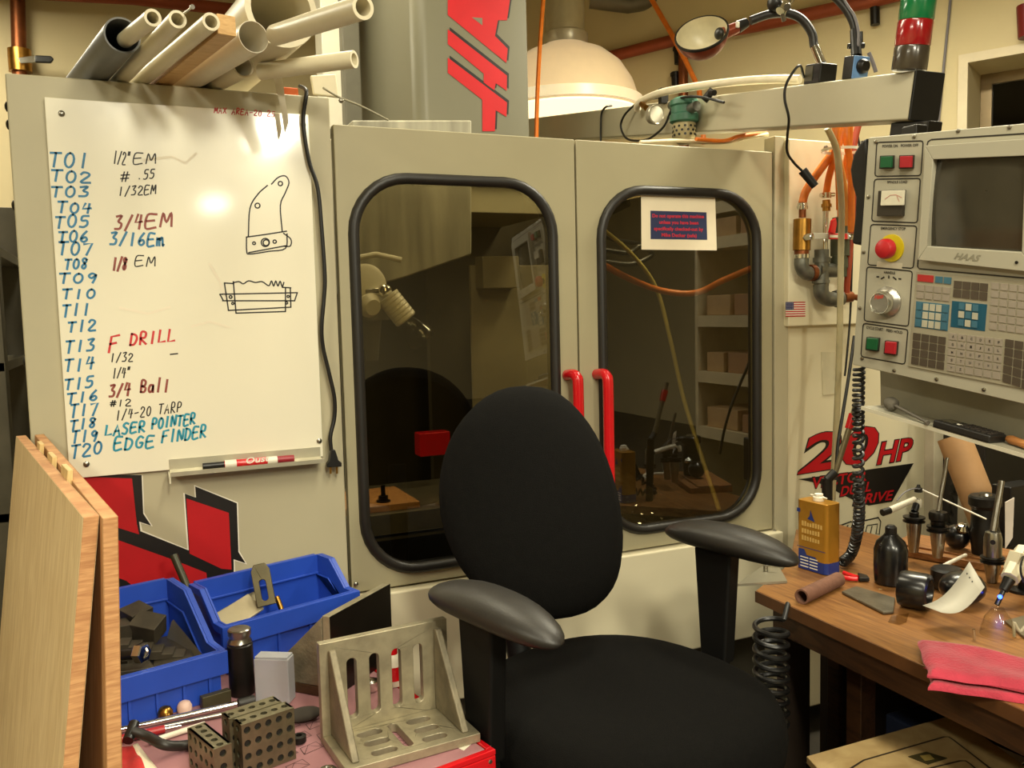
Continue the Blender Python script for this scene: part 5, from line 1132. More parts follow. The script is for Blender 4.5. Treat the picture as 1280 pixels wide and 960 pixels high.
def cart_small():
    # dark cylinder between the bins
    q = pZ(303,866,TZ); s = (RM.transposed() @ (q-CAM)).z/F
    t = thing('dark_cylinder','dark steel cylinder with a stepped bright collar between the bins','cylinder',q)
    mb = MB(); mb.lathe([(15*s,0),(15.5*s,.002),(15.5*s,.098),(14*s,.100)], q, seg=28); mb.build('body', blackm, t)
    mb = MB(); mb.lathe([(14*s,.1003),(15*s,.104),(12.5*s,.112),(12.5*s,.114),(14*s,.117),(14*s,.128),(12.5*s,.130)], q, seg=28); mb.build('collar', steel, t)
    # frosted plastic box
    a = pZ(306,873,TZ)+Vector((.016,-.03,0)); t = thing('plastic_box','frosted clear plastic box standing beside the dark cylinder','box',a,-.55)
    a_=MB(); a_.bb((0,0,0),(.068,.032,.086)); place(a_,t).build('shell', M('frosted_plastic',(206,208,214),.35,var=.02,trans=.45), t, bevel=.002)
    mb = MB(); mb.bb((.002,.002,.0863),(.066,.030,.090)); place(mb,t).build('lid', M('frosted_plastic'), t, bevel=.001)
    # rods in front of the bin
    def rod(lb, a, b, r, mt, dz=0.0):
        A = pZ(*a,TZ+r+dz); B = pZ(*b,TZ+r+dz); mb = MB(); mb.cyl(A,B,r,seg=14); return tag(mb.build('steel_rod', mt), lb, 'rod', 'rods lying on the cart')
    rod('longest bright steel rod lying in front of the blue bin',(128,917),(296,880),.006,chrome)
    rod('thinner bright steel rod lying below the longest one',(205,908),(298,889),.0045,steel)
    rod('white stick lying between the rods and the drilled blocks',(188,927),(256,905),.005,white_p)
    t = thing('square_tool','red-handled steel tool lying under the bright rods','tool',pZ(180,910,TZ))
    A = pZ(140,926,TZ+.007); B = pZ(206,911,TZ+.007); mb = MB(); mb.cyl(A,B,.007,seg=12); mb.build('handle', M('red_handle',(168,36,40),.4), t)
    mb = MB(); mb.cyl(B,pZ(226,907,TZ+.007),.004,seg=10); mb.build('shaft', chrome, t)
    t = thing('hose_end','black rubber hose with a T-shaped end in front of the rods','hose',pZ(215,925,TZ))
    P = [pZ(166,914,TZ+.04),pZ(185,921,TZ+.030),pZ(205,931,TZ+.022),pZ(228,932,TZ+.010),pZ(250,928,TZ+.010)]
    mb = MB(); mb.tube(bez(P,6),.0085,12); mb.build('tube', rubber, t)
    mb = MB(); mb.cyl(pZ(168,904,TZ+.044),pZ(160,926,TZ+.030),.009,seg=14); mb.build('tee_end', black, t)
    # rag: red and white cloth at the left front
    mb = MB(); n = 12; vs = []; fs = []
    A,B,C,D = pZ(138,937,TZ),pZ(174,934,TZ),pZ(215,985,TZ),pZ(140,990,TZ)
    for j in range(n+1):
        for i in range(n+1):
            u,v = i/n,j/n; p = A.lerp(B,u).lerp(D.lerp(C,u),v); e = min(u,v,1-u,1-v)
            vs.append(p+Vector((0,0,.003+min(1,e*5)*(.010+.006*math.sin(9*u+4*v)+.004*math.sin(13*v)))))
    for j in range(n):
        for i in range(n):
            k = j*(n+1)+i; fs.append((k,k+n+1,k+n+2,k+1)); mb.fm.append(1 if i > n*.62 else 0)
    mb.v = vs; mb.f = fs; o = mb.build('rag', [M('red_cloth',(190,48,46),.9,var=.1,bump=.2), M('white_cloth',(226,212,184),.9,var=.08,bump=.2)]); md = o.modifiers.new('solid','SOLIDIFY'); md.thickness = .002
    tag(o,'red and white cloth lying crumpled against the plywood','cloth')
    # balls / knobs below the bin lip
    for (x,y,mt,lb) in ((207,897,brass,'round brass knob under the lip of the front blue bin'),(231,890,M('pale_pink_plastic',(224,190,176),.5),'pale pink cap beside the brass knob under the bin')):
        q = pZ(x,y,TZ); mb = MB(); mb.lathe([(.010,0),(.0135,.004),(.0135,.012),(.010,.019),(.004,.022)], q, seg=18); tag(mb.build('knob', mt), lb, 'knob')
    q = pZ(270,881,TZ); mb = MB(); mb.box(q+Vector((0,.0,.012)),(.055,.016,.024),Matrix.Rotation(.25,3,'Z')); tag(mb.build('dark_bar', M('dull_bar',(78,72,50),.45,.4), bevel=.0015), 'dull dark bar lying under the right end of the front bin', 'bar')
    mb = MB(); mb.cyl(pZ(298,880,TZ+.010),pZ(318,875,TZ+.010),.010,seg=12); tag(mb.build('rubber_stop', rubber), 'black rubber end piece at the tip of the longest rod', 'stop')
    q = pZ(374,928,TZ); mb = MB(); mb.lathe([(.009,0),(.0125,.002),(.0125,.012),(.009,.013),(.0055,.013),(.0055,.004)], q, seg=22); tag(mb.build('washer', blackm), 'dark steel collar lying right of the tall drilled blocks', 'collar')
    q = pZ(410,972,TZ); mb = MB(); mb.lathe([(.015,0),(.016,.002),(.016,.012),(.014,.014),(.010,.0145),(.009,.012)], q, seg=24); tag(mb.build('steel_ferrule', steel), 'bright round cap at the front foot of the ribbed angle plate', 'cap')
    for px,py,lb,mt,r in ((380,900,'dark felt pad beside the web of the rear angle plate',M('dark_felt',(54,48,40),.9),.022),):
        q = pZ(px,py,TZ); mb = MB(); mb.sphere(q+Vector((0,0,r*.5)),r,sx=1.5,sz=.5); tag(mb.build('dark_pad', mt), lb, 'pad')
    # paper under the angle plate
    q = cpt(.46,.02); mb = MB(); mb.prism([cpt(.50,.03,-.0026),cpt(.530,.045,-.0026),cpt(.528,.10,-.0026),cpt(.49,.08,-.0026)],(0,0,.0005))
    tag(mb.build('paper_scrap', white_p, smooth=False), 'white paper corner sticking out under the ribbed angle plate', 'paper')
    # parts seen through the slots
    q = pZ(463,862,TZ); mb = MB(); mb.lathe([(.016,0),(.017,.003),(.017,.018),(.009,.02),(.008,.016)], q, seg=20); tag(mb.build('steel_bushing', chrome), 'bright bushing seen through the slots of the angle plate', 'bushing')
    q = pZ(492,855,TZ); t = thing('spray_bottle','red and white bottle standing behind the slotted angle plate','bottle',q)
    mb = MB(); mb.lathe([(.018,0),(.019,.004),(.019,.05),(.010,.062)], q, seg=20); mb.build('body', white_p, t)
    mb = MB(); mb.lathe([(.010,.0625),(.010,.085),(.006,.09)], q, seg=16); mb.build('cap', red_m, t)
    mb = MB(); mb.lathe([(.0193,.012),(.0193,.04)], q, seg=20, cap=False); mb.build('label_band', red_m, t)
cart_small()
# ------------------------------------------------------------------ plywood sheets and offcuts against the cart
def plywood():
    ply = wood('plywood_face',(232,206,160),(214,184,136),5,(9,9,.9),.6,1.2); edge = wood('plywood_edge',(206,156,106),(176,124,80),9,(3,3,30),.7,.5); brown = wood('plywood_brown',(204,158,108),(180,130,82),5,(9,9,.9),.65,1.5)
    ZT1 = 1.205
    def sheet(lb, near, far, foot, th, mt, side=1):
        A = pZ(*near,ZT1); B = pZ(*far,ZT1); d = Vector((B.x-A.x,B.y-A.y,0)).normalized(); L = min((B-A).length, (-.018-A.y)/d.y)
        n = Vector((d.y,-d.x,0)); n = n if n.x > 0 else -n                 # towards the cart
        # lean: the foot lies further left
        q = A + Vector((0,0,-ZT1)) - n*foot
        t = thing('plywood_sheet', lb, 'plywood sheet', q, 0, 'plywood sheets leaning by the cart')
        P = [q, q+d*L, A+d*L, A]
        mb = MB(); mb.prism([p+n*.0004 for p in P], n*(th-.0008)); mb.build('core', edge, t, bevel=.0008)
        mb = MB(); mb.prism(P, n*.0003) ; mb.build('face_veneer', mt, t, smooth=False)
        mb = MB(); mb.prism([p+n*(th-.0003) for p in P], n*.0003); mb.build('face_veneer', mt, t, smooth=False)
        return A, d, n
    A, d, n = sheet('pale plywood sheet in front, leaning against the cart', (104,647), (6,528), .16, .0185, ply)
    A2, d2, n2 = sheet('browner plywood sheet standing behind the pale one', (128,648), (31,528), .05, .018, brown)
    pine = wood('offcut_pine',(222,196,140),(202,170,110),8,(10,10,1.5))
    gap = (A2-A).dot(n)
    for lb,u,top,w,ln in (('pale pine offcut at the far end between the plywood sheets',.70,.012,.018,.05),('pale pine offcut second from the far end between the sheets',.50,.012,.018,.07),('thick pine offcut nearest the viewer between the sheets',.30,.016,.02,.075)):
        c = A + d*u + n*.0195; ww = max(.008, min(w, gap-.040))
        mb = MB(); mb.prism([c, c+n*ww, c+n*ww+d*ln, c+d*ln], Vector((0,0,top)));
        mb.v = [v + (Vector((0,0,-.5)) - n*.05 if v.z < ZT1+.001 else Vector((0,0,0))) for v in mb.v]
        tag(mb.build('pine_offcut', pine, bevel=.001), lb, 'offcut', 'pine offcuts between the plywood sheets')
plywood()
# steel rack at the far left behind the machine's side
def left_rack():
    t = thing('steel_rack','grey steel rack standing at the left side of the milling machine','rack',(-.75,.35,0))
    gr = M('rack_grey',(104,98,82),.4,.5,var=.15,scale=8)
    for x,y in ((-.30,.34),(-.30,.9),(-1.0,.34),(-1.0,.9)):
        mb = MB(); mb.bb((x-.03,y-.03,0),(x+.03,y+.03,1.80)); mb.build('post', gr, t, bevel=.003)
    for z in (.5,.95,1.33,1.62):
        mb = MB(); mb.bb((-1.03,.31,z),(-.27,.93,z+.025)); mb.build('shelf', gr, t, bevel=.002)
    mb = MB(); mb.bb((-.80,.40,1.3555),(-.42,.62,1.45)); tag(mb.build('carton', M('white_carton',(214,204,180),.6), bevel=.002), 'white carton on the grey steel rack at the left edge', 'carton')
    mb = MB(); mb.bb((-.76,.42,.9755),(-.38,.7,1.12)); tag(mb.build('carton', M('brown_carton',(150,112,74),.7), bevel=.002), 'brown carton low on the grey steel rack at the left edge', 'carton')
left_rack()

# ================================================================== wooden bench on the right and what lies on it
BZ = .76
def build_bench():
    A = pZ(945,738,BZ); t = thing('work_bench','wood-grain laminate work bench at the right','bench',(1.75,-1.2,0))
    top = wood('bench_laminate',(146,102,55),(113,73,37),5,(7,.7,7),.35,2.2)
    fr = Vector((1.325,-2.15,BZ)); 
    P = [A, fr, Vector((2.02,-2.15,BZ)), Vector((2.02,-.12,BZ)), Vector((1.86,-.12,BZ)), pZ(987,704,BZ)]
    P = [Vector((p.x,p.y,BZ-.03)) for p in P]
    mb = MB(); mb.prism(P[::-1], (0,0,.03)); mb.build('bench_top', top, t, bevel=.002)
    edge = M('bench_edge_brown',(92,58,30),.45,var=.12,scale=20)
    mb = MB(); mb.prism([A+Vector((0,0,-.028)),fr+Vector((0,0,-.028)),fr+Vector((0,0,-.001)),A+Vector((0,0,-.001))], Vector((-.003,0,0))); mb.build('edge_band', edge, t, smooth=False)
    dk = wood('bench_dark_wood',(84,54,30),(60,36,20),6,(6,.8,6),.5)
    mb = MB(); mb.prism([A+Vector((.035,-.02,-.1)),fr+Vector((.035,0,-.1)),fr+Vector((.035,0,-.031)),A+Vector((.035,-.02,-.031))], Vector((.02,0,0))); mb.build('apron', dk, t, smooth=False)
    for x,y in ((1.66,-.58),(1.45,-2.0),(1.96,-.2),(1.96,-2.05)):
        mb = MB(); mb.bb((x-.025,y-.025,0),(x+.025,y+.025,BZ-.031)); mb.build('leg', dk, t, bevel=.003)
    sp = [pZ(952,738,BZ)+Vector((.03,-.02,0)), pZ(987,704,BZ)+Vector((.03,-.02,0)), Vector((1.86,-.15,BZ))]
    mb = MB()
    mb.prism([Vector((sp[0].x,sp[0].y,.05)),Vector((sp[1].x,sp[1].y,.05)),Vector((sp[1].x,sp[1].y,BZ-.032)),Vector((sp[0].x,sp[0].y,BZ-.032))],Vector((.012,-.012,0))); mb.prism([Vector((sp[1].x,sp[1].y,.05)),Vector((sp[2].x,sp[2].y,.05)),Vector((sp[2].x,sp[2].y,BZ-.032)),Vector((sp[1].x,sp[1].y,BZ-.032))],Vector((.012,-.012,0))); mb.build('shade_panel', M('bench_shade_dark',(50,36,24),.7), t, smooth=False)  # dark panel added to stand in for the shade beneath the bench
    mb = MB(); mb.bb((1.95,-1.98,.03),(1.97,-.13,BZ-.04)); mb.build('shade_back_board', M('bench_shade_dark',(50,36,24),.7), t, smooth=False)  # board enlarged to keep the shaded space under the bench dark
    # raised riser board at the back for the tool holders
build_bench()
BT = BZ+.0006
def dep(p): return (RM.transposed() @ (Vector(p)-CAM)).z
def riser():
    t = thing('tool_holder_rack','low wooden rack carrying the upright tool holders','rack',pZ(1170,700,BT))
    wd = wood('rack_wood',(168,116,66),(128,84,44),6,(7,.8,7),.5)
    P = [pZ(1110,692,BT),pZ(1262,720,BT)]; a,b = P; d = (b-a).normalized(); n = Vector((-d.y,d.x,0)); n = n if n.x > 0 else -n
    mb = MB(); mb.prism([a,b,b+n*.16,a+n*.16],(0,0,.020)); mb.build('board', wd, t, bevel=.002)
    mb = MB(); mb.prism([a+n*.03+Vector((0,0,.0203)),b+n*.03+Vector((0,0,.0203)),b+n*.16+Vector((0,0,.0203)),a+n*.16+Vector((0,0,.0203))],(0,0,.006)); mb.build('top_board', wd, t, bevel=.0015)
    return .0275
RZ = riser()
def tool_holder(lb, px, py, ytop_flange, ytop, tip, mt=steel, nut=blackm, kind=0):
    q = pZ(px,py,BT+RZ if kind != 2 else BT); s = dep(q)/F; t = thing('tool_holder', lb, 'tool holder', q, 0, 'tapered tool holders on the bench')
    hf = (py-ytop_flange)*s; h = (py-ytop)*s
    mb = MB(); mb.lathe([(.0105,0),(.012,.001),(.0195,hf-.002),(.0195,hf)], q, seg=28); mb.build('taper', mt, t)
    mb = MB(); mb.lathe([(.022,hf+.0003),(.0275,hf+.001),(.0275,hf+.004),(.0225,hf+.006),(.0225,hf+.009),(.0275,hf+.011),(.0275,hf+.015),(.021,hf+.016)], q, seg=28); mb.build('flange', nut, t)
    if kind == 1:
        z = hf+.0163; mb = MB(); mb.lathe([(.016,z),(.018,z+.004),(.018,z+.012),(.0225,z+.016),(.0235,z+.03),(.021,z+.036),(.006,z+.037)], q, seg=24); mb.build('collet_nut', nut, t); z += .0373
    elif kind == 2:
        z = hf+.0163; mb = MB(); mb.lathe([(.0205,z),(.0205,z+.045),(.017,z+.060),(.007,z+.062)], q, seg=28); mb.build('body', mt, t)
        mb = MB(); k = q+Vector((0,0,z+.04)); v = (CAM-k); v.z = 0; v.normalize(); mb.cyl(k+v*.018,k+v*.0225,.006,seg=12); mb.build('set_screw', black, t); z += .0623
    else:
        z = hf+.0163; mb = MB(); mb.lathe([(.012,z),(.012,z+.010),(.009,z+.012)], q, seg=20); mb.build('shank_sleeve', nut, t); z += .0123
    if tip:
        e = pD(*tip, dep(q)); a = q+Vector((0,0,z+.0002)); mb = MB(); mb.cyl(a, e, .0055 if kind != 2 else .0075, .005 if kind != 2 else .007, seg=14); mb.build('cutter', steel, t)
    return q, z, t
q1, z1, t1 = tool_holder('tapered holder on the rack carrying the white edge indicator', 1142, 690, 652, 600, None)
q2, z2, t2 = tool_holder('tapered holder with black nut and a slim cutter in the middle', 1172, 697, 664, 620, (1184,572), kind=1)
q3, z3, t3 = tool_holder('bright tapered holder with a thick end mill at the front', 1240, 728, 703, 632, (1252,601), kind=2)
def indicator():
    t = thing('edge_indicator','white edge indicator with a swivel arm on the left tool holder','indicator',q1+Vector((0,0,z1)))
    d = dep(q1); c = pD(1148,622,d)
    mb = MB(); mb.cyl(q1+Vector((0,0,z1+.0003)), pD(1148,625,d), .009, seg=16); mb.build('stem', black, t)
    mb = MB(); mb.lathe([(.010,0),(.011,.004),(.011,.018),(.009,.022)], pD(1147,634,d), (0,0,1), 18); mb.build('body', white_p, t)
    mb = MB(); mb.lathe([(.010,0),(.010,.010),(.006,.013),(.004,.02)], pD(1148,615,d), (0,0,1), 16); mb.build('top_knob', black, t)
    mb = MB(); mb.cyl(pD(1143,624,d-.01), pD(1112,638,d-.05), .0075, .009, seg=14); mb.build('arm', white_p, t)
    mb = MB(); mb.cyl(pD(1112,638,d-.05), pD(1103,641,d-.06), .0092, seg=14); mb.build('arm_tip', black, t)
    mb = MB(); mb.cyl(pD(1152,612,d), pD(1233,649,d-.12), .0022, seg=8); mb.build('probe_rod', white_p, t)
    mb = MB(); mb.tube(bez([pD(1152,612,d),pD(1142,611,d-.01),pD(1130,616,d-.02),pD(1121,626,d-.03)],5),.0018,6); mb.build('lead', M('grey_cable'), t)
indicator()
def bench_stuff():
    # solvent can
    q = pZ(1023,712,BT); s = dep(q)/F; t = thing('solvent_can','gold rectangular can with white cap and blue base band','can',q,-1.46)
    Wc,Dc,Hc = .098,.055,.182
    gold = M('gold_tin',(184,132,44),.3,.5,var=.06); 
    mb = MB(); mb.prism([Vector((x,y,.001)) for x,y in rrect(-Wc/2,-Dc/2,Wc/2,Dc/2,.012,5)],(0,0,Hc-.001)); place(mb,t).build('body', gold, t, bevel=.0015)
    bl = M('can_blue',(34,52,120),.35); e = .0006
    mb = MB(); zz = [.036,.042,.046,.040,.046,.041,.036]; n = 6
    lo = rrect(-Wc/2-e,-Dc/2-e,Wc/2+e,Dc/2+e,.0125,5); rs0 = [Vector((x,y,.0012)) for x,y in lo]; rs1 = [Vector((x,y,.030)) for i,(x,y) in enumerate(lo)]
    mb.rings([rs0,rs1],False,False); mb.prism([(x,-Dc/2-e-.0003,z) for x,z in ((-.040,.0015),(.040,.0015),(.040,.026),(.022,.026),(.014,.040),(-.014,.040),(-.022,.054),(-.040,.054))],(0,-.0004,0)); place(mb,t).build('base_band', bl, t, smooth=False)
    mb = MB()
    for i in range(4):
        for x0 in (-.034,-.004): mb.bb((x0,-Dc/2-e-.0010,.008+i*.008),(x0+.026,-Dc/2-e-.0008,.0105+i*.008))
    place(mb,t).build('band_print', cwhite, t, smooth=False)
    mb = MB(); fp = -Dc/2-e
    rn = random.Random(2)
    for z,n_ in ((.116,8),(.097,7),(.078,7)):
        for i in range(n_):
            x0 = -.030+i*.0085; h = .013*rn.uniform(.75,1); mb.bb((x0,fp-.0006,z),(x0+.006,fp-.0003,z+h))
    place(mb,t).build('print', M('can_cream_print',(206,168,92),.4), t, smooth=False)
    mb = MB(); mb.add([Vector((x,fp-.0003,z)) for x,z in ((-.012,.136),(.012,.132),(.004,.146),(-.002,.162),(-.004,.146))],[(0,1,2,3,4)]); place(mb,t).build('emblem', bl, t, smooth=False); mb = MB(); mb.bb((-.046,fp-.0006,.15),(-.036,fp-.0001,.160)); place(mb,t).build('corner_mark', bl, t, smooth=False); mb = MB(); mb.bb((-.046,fp-.0004,.0585),(.046,fp-.0001,.0600)); place(mb,t).build('rule_line', bl, t, smooth=False)
    mb = MB(); mb.lathe([(.014,Hc),(.0145,Hc+.004),(.0145,Hc+.010),(.011,Hc+.012),(.011,Hc+.018),(.008,Hc+.019)],(0.0,0,.0004),seg=20); mb.cyl((-.026,0,Hc+.012),(.026,0,Hc+.010),.0022,seg=8); place(mb,t).build('cap', white_p, t)
    # sandpaper roll
    a = pZ(1002,746,BT+.017); b = pZ(1048,724,BT+.017); mb = MB(); mb.pipe(a,b,.0175,.0135,26); tag(mb.build('abrasive_roll', M('brown_abrasive',(120,82,64),.9,var=.1,scale=80,bump=.3)), 'brown abrasive paper roll lying at the bench front edge', 'roll')
    # red pliers
    t = thing('pliers','red-handled pliers lying behind the brown roll','pliers',pZ(1070,722,BT))
    for dy in (0,6):
        mb = MB(); mb.tube(bez([pZ(1055,716+dy,BT+.007),pZ(1063,719+dy*.7,BT+.007),pZ(1072,722+dy*.3,BT+.007)],5),.0058,10); mb.build('grip', red_m, t)
    mb = MB(); mb.prism([pZ(x,y,BT+.002) for x,y in ((1072,720),(1084,723),(1087,727),(1074,727))],(0,0,.010)); mb.build('jaw', blackm, t, bevel=.002)
    # grey zip bag
    zb = zplane(BT+.001); mb = MB(); mb.prism([zb(x,y) for x,y in ((1052,742),(1070,735),(1119,750),(1117,767),(1104,768))][::-1],(0,0,.006)); tag(mb.build('foil_pouch', M('grey_foil',(112,104,88),.3,.3,var=.2,scale=14,bump=.3), bevel=.002), 'flat grey foil pouch lying in front of the black bottles', 'pouch')
    mb = MB(); mb.prism([zb(x,y,.0003) for x,y in ((1110,778),(1114,770),(1136,767),(1133,778),(1124,781))][::-1],(0,0,.001)); tag(mb.build('plastic_bag', glass('bag_film',(.86,.84,.78),1.3,.12), smooth=False), 'small clear plastic bag lying right of the grey pouch', 'bag')
    # two black round bottles
    q = pZ(1113,729,BT); s = dep(q)/F; t = thing('oil_bottle','tall black bottle with a screw top behind the grey pouch','bottle',q)
    mb = MB(); mb.lathe([(17*s,0),(19*s,.004),(20*s,.03),(20*s,.085),(17*s,.105),(9*s,.120),(8*s,.124)],q,seg=28); mb.build('body', M('gloss_black',(16,15,15),.28,coat=.15), t)
    mb = MB(); mb.lathe([(7*s,.1243),(7*s,.140),(4*s,.146)],q,seg=18); mb.cyl(q+Vector((-.02,-.006,.14)),q+Vector((0,0,.138)),.003,seg=8); mb.build('cap', black, t)
    mb = MB(); mb.prism([pD(x,y,dep(q)-.042) for x,y in ((1099,736),(1117,738),(1117,743),(1098,741))],(0,.002,0)); mb.build('label_strip', M('cream_label',(200,186,140),.5), t, smooth=False)
    a = pZ(1126,757,BT)+Vector((0,0,.042)); t = thing('black_motor','black round housing lying on its side with an open end','housing',pZ(1142,757,BT))
    b = a+ (pZ(1168,765,BT)-pZ(1126,757,BT)).normalized()*.062; d = (b-a).normalized(); r = .041
    mb = MB(); mb.lathe([(r*.7,-.002),(r*.94,0),(r,.006),(r,.054),(r*.95,.060),(r*.70,.062),(r*.66,.060),(r*.62,.030)],a,d,28); mb.build('housing', M('gloss_black'), t)
    mb = MB(); mb.lathe([(r*.48,.028),(r*.46,.031)],a,d,20); mb.build('inner_hub', blackm, t)
    # second pair: dark lump under the paper
    c = pZ(1219,764,BT); mb = MB(); mb.sphere(c+Vector((.02,.05,.037)),.048,sx=1.1,sy=1.0,sz=.78); o = tag(mb.build('black_globe', M('gloss_black')), 'black rounded housing behind the white sheet of paper', 'housing')
    c = pZ(1190,722,BT+.0); 
    mb = MB(); mb.lathe([(.030,0),(.036,.004),(.036,.045),(.030,.05)],pZ(1183,735,BT),seg=26); tag(mb.build('black_dish', black), 'squat black container behind the paper and the open housing', 'container')
    # white paper, curled
    mb = MB(); n = 10; Q = [pD(1212,702,1.91),pD(1231,734,1.84),pD(1177,766,1.80),pD(1153,757,1.87)]; vs = []; fs = []
    for j in range(n+1):
        for i in range(2):
            u = j/n; p = Q[0].lerp(Q[3],u) if i == 0 else Q[1].lerp(Q[2],u); vs.append(p+Vector((0,0,-.022*math.sin(math.pi*u))))
    zmin = min(v.z for v in vs); sh = max(0,BT+.001-zmin); vs = [v+Vector((0,0,sh)) for v in vs]
    for j in range(n): fs.append((2*j,2*j+1,2*j+3,2*j+2))
    t = thing('paper_sheet','curled white sheet of paper with small dark marks leaning on a black housing','paper',pZ(1180,764,BT))
    mb.add(vs,fs); o = mb.build('sheet', M('paper_white',(164,159,144),.7,var=.03), t); md = o.modifiers.new('solid','SOLIDIFY'); md.thickness = .0006
    for k in range(3):
        a_ = vs[2].lerp(vs[3],.16+.17*k); b_ = a_+(vs[5]-vs[3])*.22; nn = (vs[3]-vs[2]).cross(vs[4]-vs[2]).normalized(); nn = nn if nn.dot(CAM-a_) > 0 else -nn
        mb = MB(); e_ = (vs[3]-vs[2])*.05; mb.prism([a_+nn*.0008,a_+e_+nn*.0008,b_+e_+nn*.0008,b_+nn*.0008],nn*.0003); mb.build('printed_mark', dark_text, t, smooth=False)
    # dark chuck with chrome top
    q = pZ(1196,686,BT+RZ); t = thing('dark_chuck','black round chuck with a bright top behind the cutters','chuck',q)
    mb = MB(); mb.sphere(q+Vector((0,0,.033)),.033,sz=1.0); mb.build('body', M('gloss_black'), t)
    mb = MB(); mb.lathe([(.014,.062),(.017,.068),(.011,.079),(.005,.081)],q+Vector((-.004,-.01,0)),(-.2,-.3,1),18); mb.build('bright_top', chrome, t)
    # white cable
    mb = MB(); mb.tube(bez([pZ(1168,714,BT+.006),pZ(1182,706,BT+.036),pZ(1196,699,BT+.040),pZ(1207,694,BT+.038)],6),.005,10); tag(mb.build('white_cable', white_p), 'short white cable lying over the front edge of the tool holder rack', 'cable')
    # black holder with dark stacked body at the right, card and box
    q = pZ(1230,692,BT+RZ); t = thing('dark_holder','dark stacked collet holder standing behind the bright tool holder','holder',q)
    s = dep(q)/F
    mb = MB(); mb.lathe([(14*s,0),(15*s,.02),(18*s,.06),(16*s,.075),(15*s,.12),(19*s,.13),(19*s,.15),(17*s,.155)],q,seg=26); mb.build('body', blackm, t)
    mb = MB(); mb.lathe([(8*s,.1553),(7*s,.161)],q,seg=16); mb.build('collet', steel, t)
    q = pZ(1268,716,BT); mb = MB(); mb.box(pD(1268,660,2.35),(.07,.05,.16)); 
    mb = MB(); b0 = pZ(1262,690,BT)+Vector((.02,.03,0)); mb.bb((b0.x+.02,b0.y,BT),(b0.x+.14,b0.y+.06,BT+.17)); tag(mb.build('black_box', black, bevel=.004), 'black box standing at the right edge behind the tool holders', 'box')
    cq = pD(1266,690,2.2); mb = MB(); pl = Plane(cq, Vector((-.4,-1,.1))); mb.prism([pl(x,y) for x,y in ((1257,628),(1268,622),(1266,672),(1257,686))],(0,.002,0)); 
    mb.v = [v for v in mb.v]; tag(mb.build('card', M('card_white',(214,204,190),.6), smooth=False), 'narrow white card standing at the right edge behind the end mill', 'card')
    # LED gadget
    t = thing('led_probe','white probe body with a glowing blue light at its tip','probe',pZ(1262,745,BT))
    d = 1.98; A = pD(1282,690,d+.05); B = pD(1262,724,d); C = pD(1250,747,d-.01)
    mb = MB(); mb.cyl(A,B,.024,.020,seg=8); mb.box(A.lerp(B,.45),(.05,.03,.045),Matrix.Rotation(.5,3,'Y')); mb.build('body', M('ivory_plastic',(216,206,176),.4), t, bevel=.002)
    mb = MB(); mb.cyl(B,pD(1254,738,d-.005),.013,.010,seg=16); mb.build('nozzle', blackm, t)
    mb = MB(); mb.cyl(pD(1254,739,d-.005),pD(1246,756,d-.012),.0055,seg=12); mb.build('tip', black, t)
    mb = MB(); mb.sphere(pD(1250,746,d-.022),.0048); ld = mb.build('blue_light', M('blue_led',(40,70,255),.3,emit=12,var=0), t)
    L = bpy.data.lights.new('led_glow','POINT'); L.energy = .012; L.color = (.12,.2,1); L.shadow_soft_size = .006; lo = bpy.data.objects.new('led_glow',L); COL.objects.link(lo); lo.location = pD(1248,744,d-.034)-Vector(t.location); lo.parent = t
    mb = MB(); mb.tube(bez([A,pD(1277,702,d-.02),pD(1276,715,d-.03),pD(1280,728,d-.03)],5),.0025,8); mb.build('lead', black, t)
    # stand of the probe so that it rests on the bench
    mb = MB(); mb.cyl(A,Vector((A.x+.03,A.y+.03,BT+.002)),.008,seg=12); mb.lathe([(.03,0),(.03,.006),(.010,.008)],(A.x+.03,A.y+.03,BT),seg=24); mb.build('stand', blackm, t)
    # clear funnel
    q = pZ(1247,793,BT); t = thing('clear_funnel','clear plastic funnel-shaped cover standing in front of the blue light','cover',q)
    mb = MB(); mb.lathe([(.034,0),(.033,.01),(.026,.035),(.014,.052),(.012,.056)],q,seg=30,cap=False); o = mb.build('shell', glass('funnel_plastic',(.93,.92,.88),1.4,.05), t); md = o.modifiers.new('solid','SOLIDIFY'); md.thickness = .0015
    mb = MB(); P = [q+Vector((.018,-.024,.0)),q+Vector((.017,-.023,.03)),q+Vector((.026,-.03,.012)),q+Vector((.036,-.034,.022))]; mb.tube(bez(P,5),.003,8); mb.build('clip', M('milky_clip',(196,186,160),.35,trans=.3), t)
    mb = MB(); mb.cyl(pZ(1218,800,BT),pZ(1218,800,BT)+Vector((.0,.002,.022)),.003,seg=8); tag(mb.build('bright_pin', chrome), 'small bright pin standing left of the clear cover', 'pin')
    mb = MB(); P = [zb(x,y) for x,y in ((1256,778),(1300,766),(1300,830),(1282,800))]; mb.prism(P[::-1],(0,0,.004)); tag(mb.build('steel_square', M('dull_steel')), 'flat steel piece at the right frame edge beside the clear cover', 'plate')
    # cardboard tube
    a = pD(1235,690,2.60); a.z = BT+.02; b = pD(1192,546,2.66); mb = MB(); mb.pipe(b,a,.047,.043,28); tag(mb.build('cardboard_tube', M('kraft_tube',(178,138,94),.75,var=.08,scale=12)), 'brown cardboard tube leaning behind the tool holders', 'tube')
    # chain strip and pale post behind
    mb = MB(); f = lambda x,y: pD(x,y,2.76); A_,B_,C_,D_ = f(1198,566),f(1206,567),f(1186,680),f(1178,678)
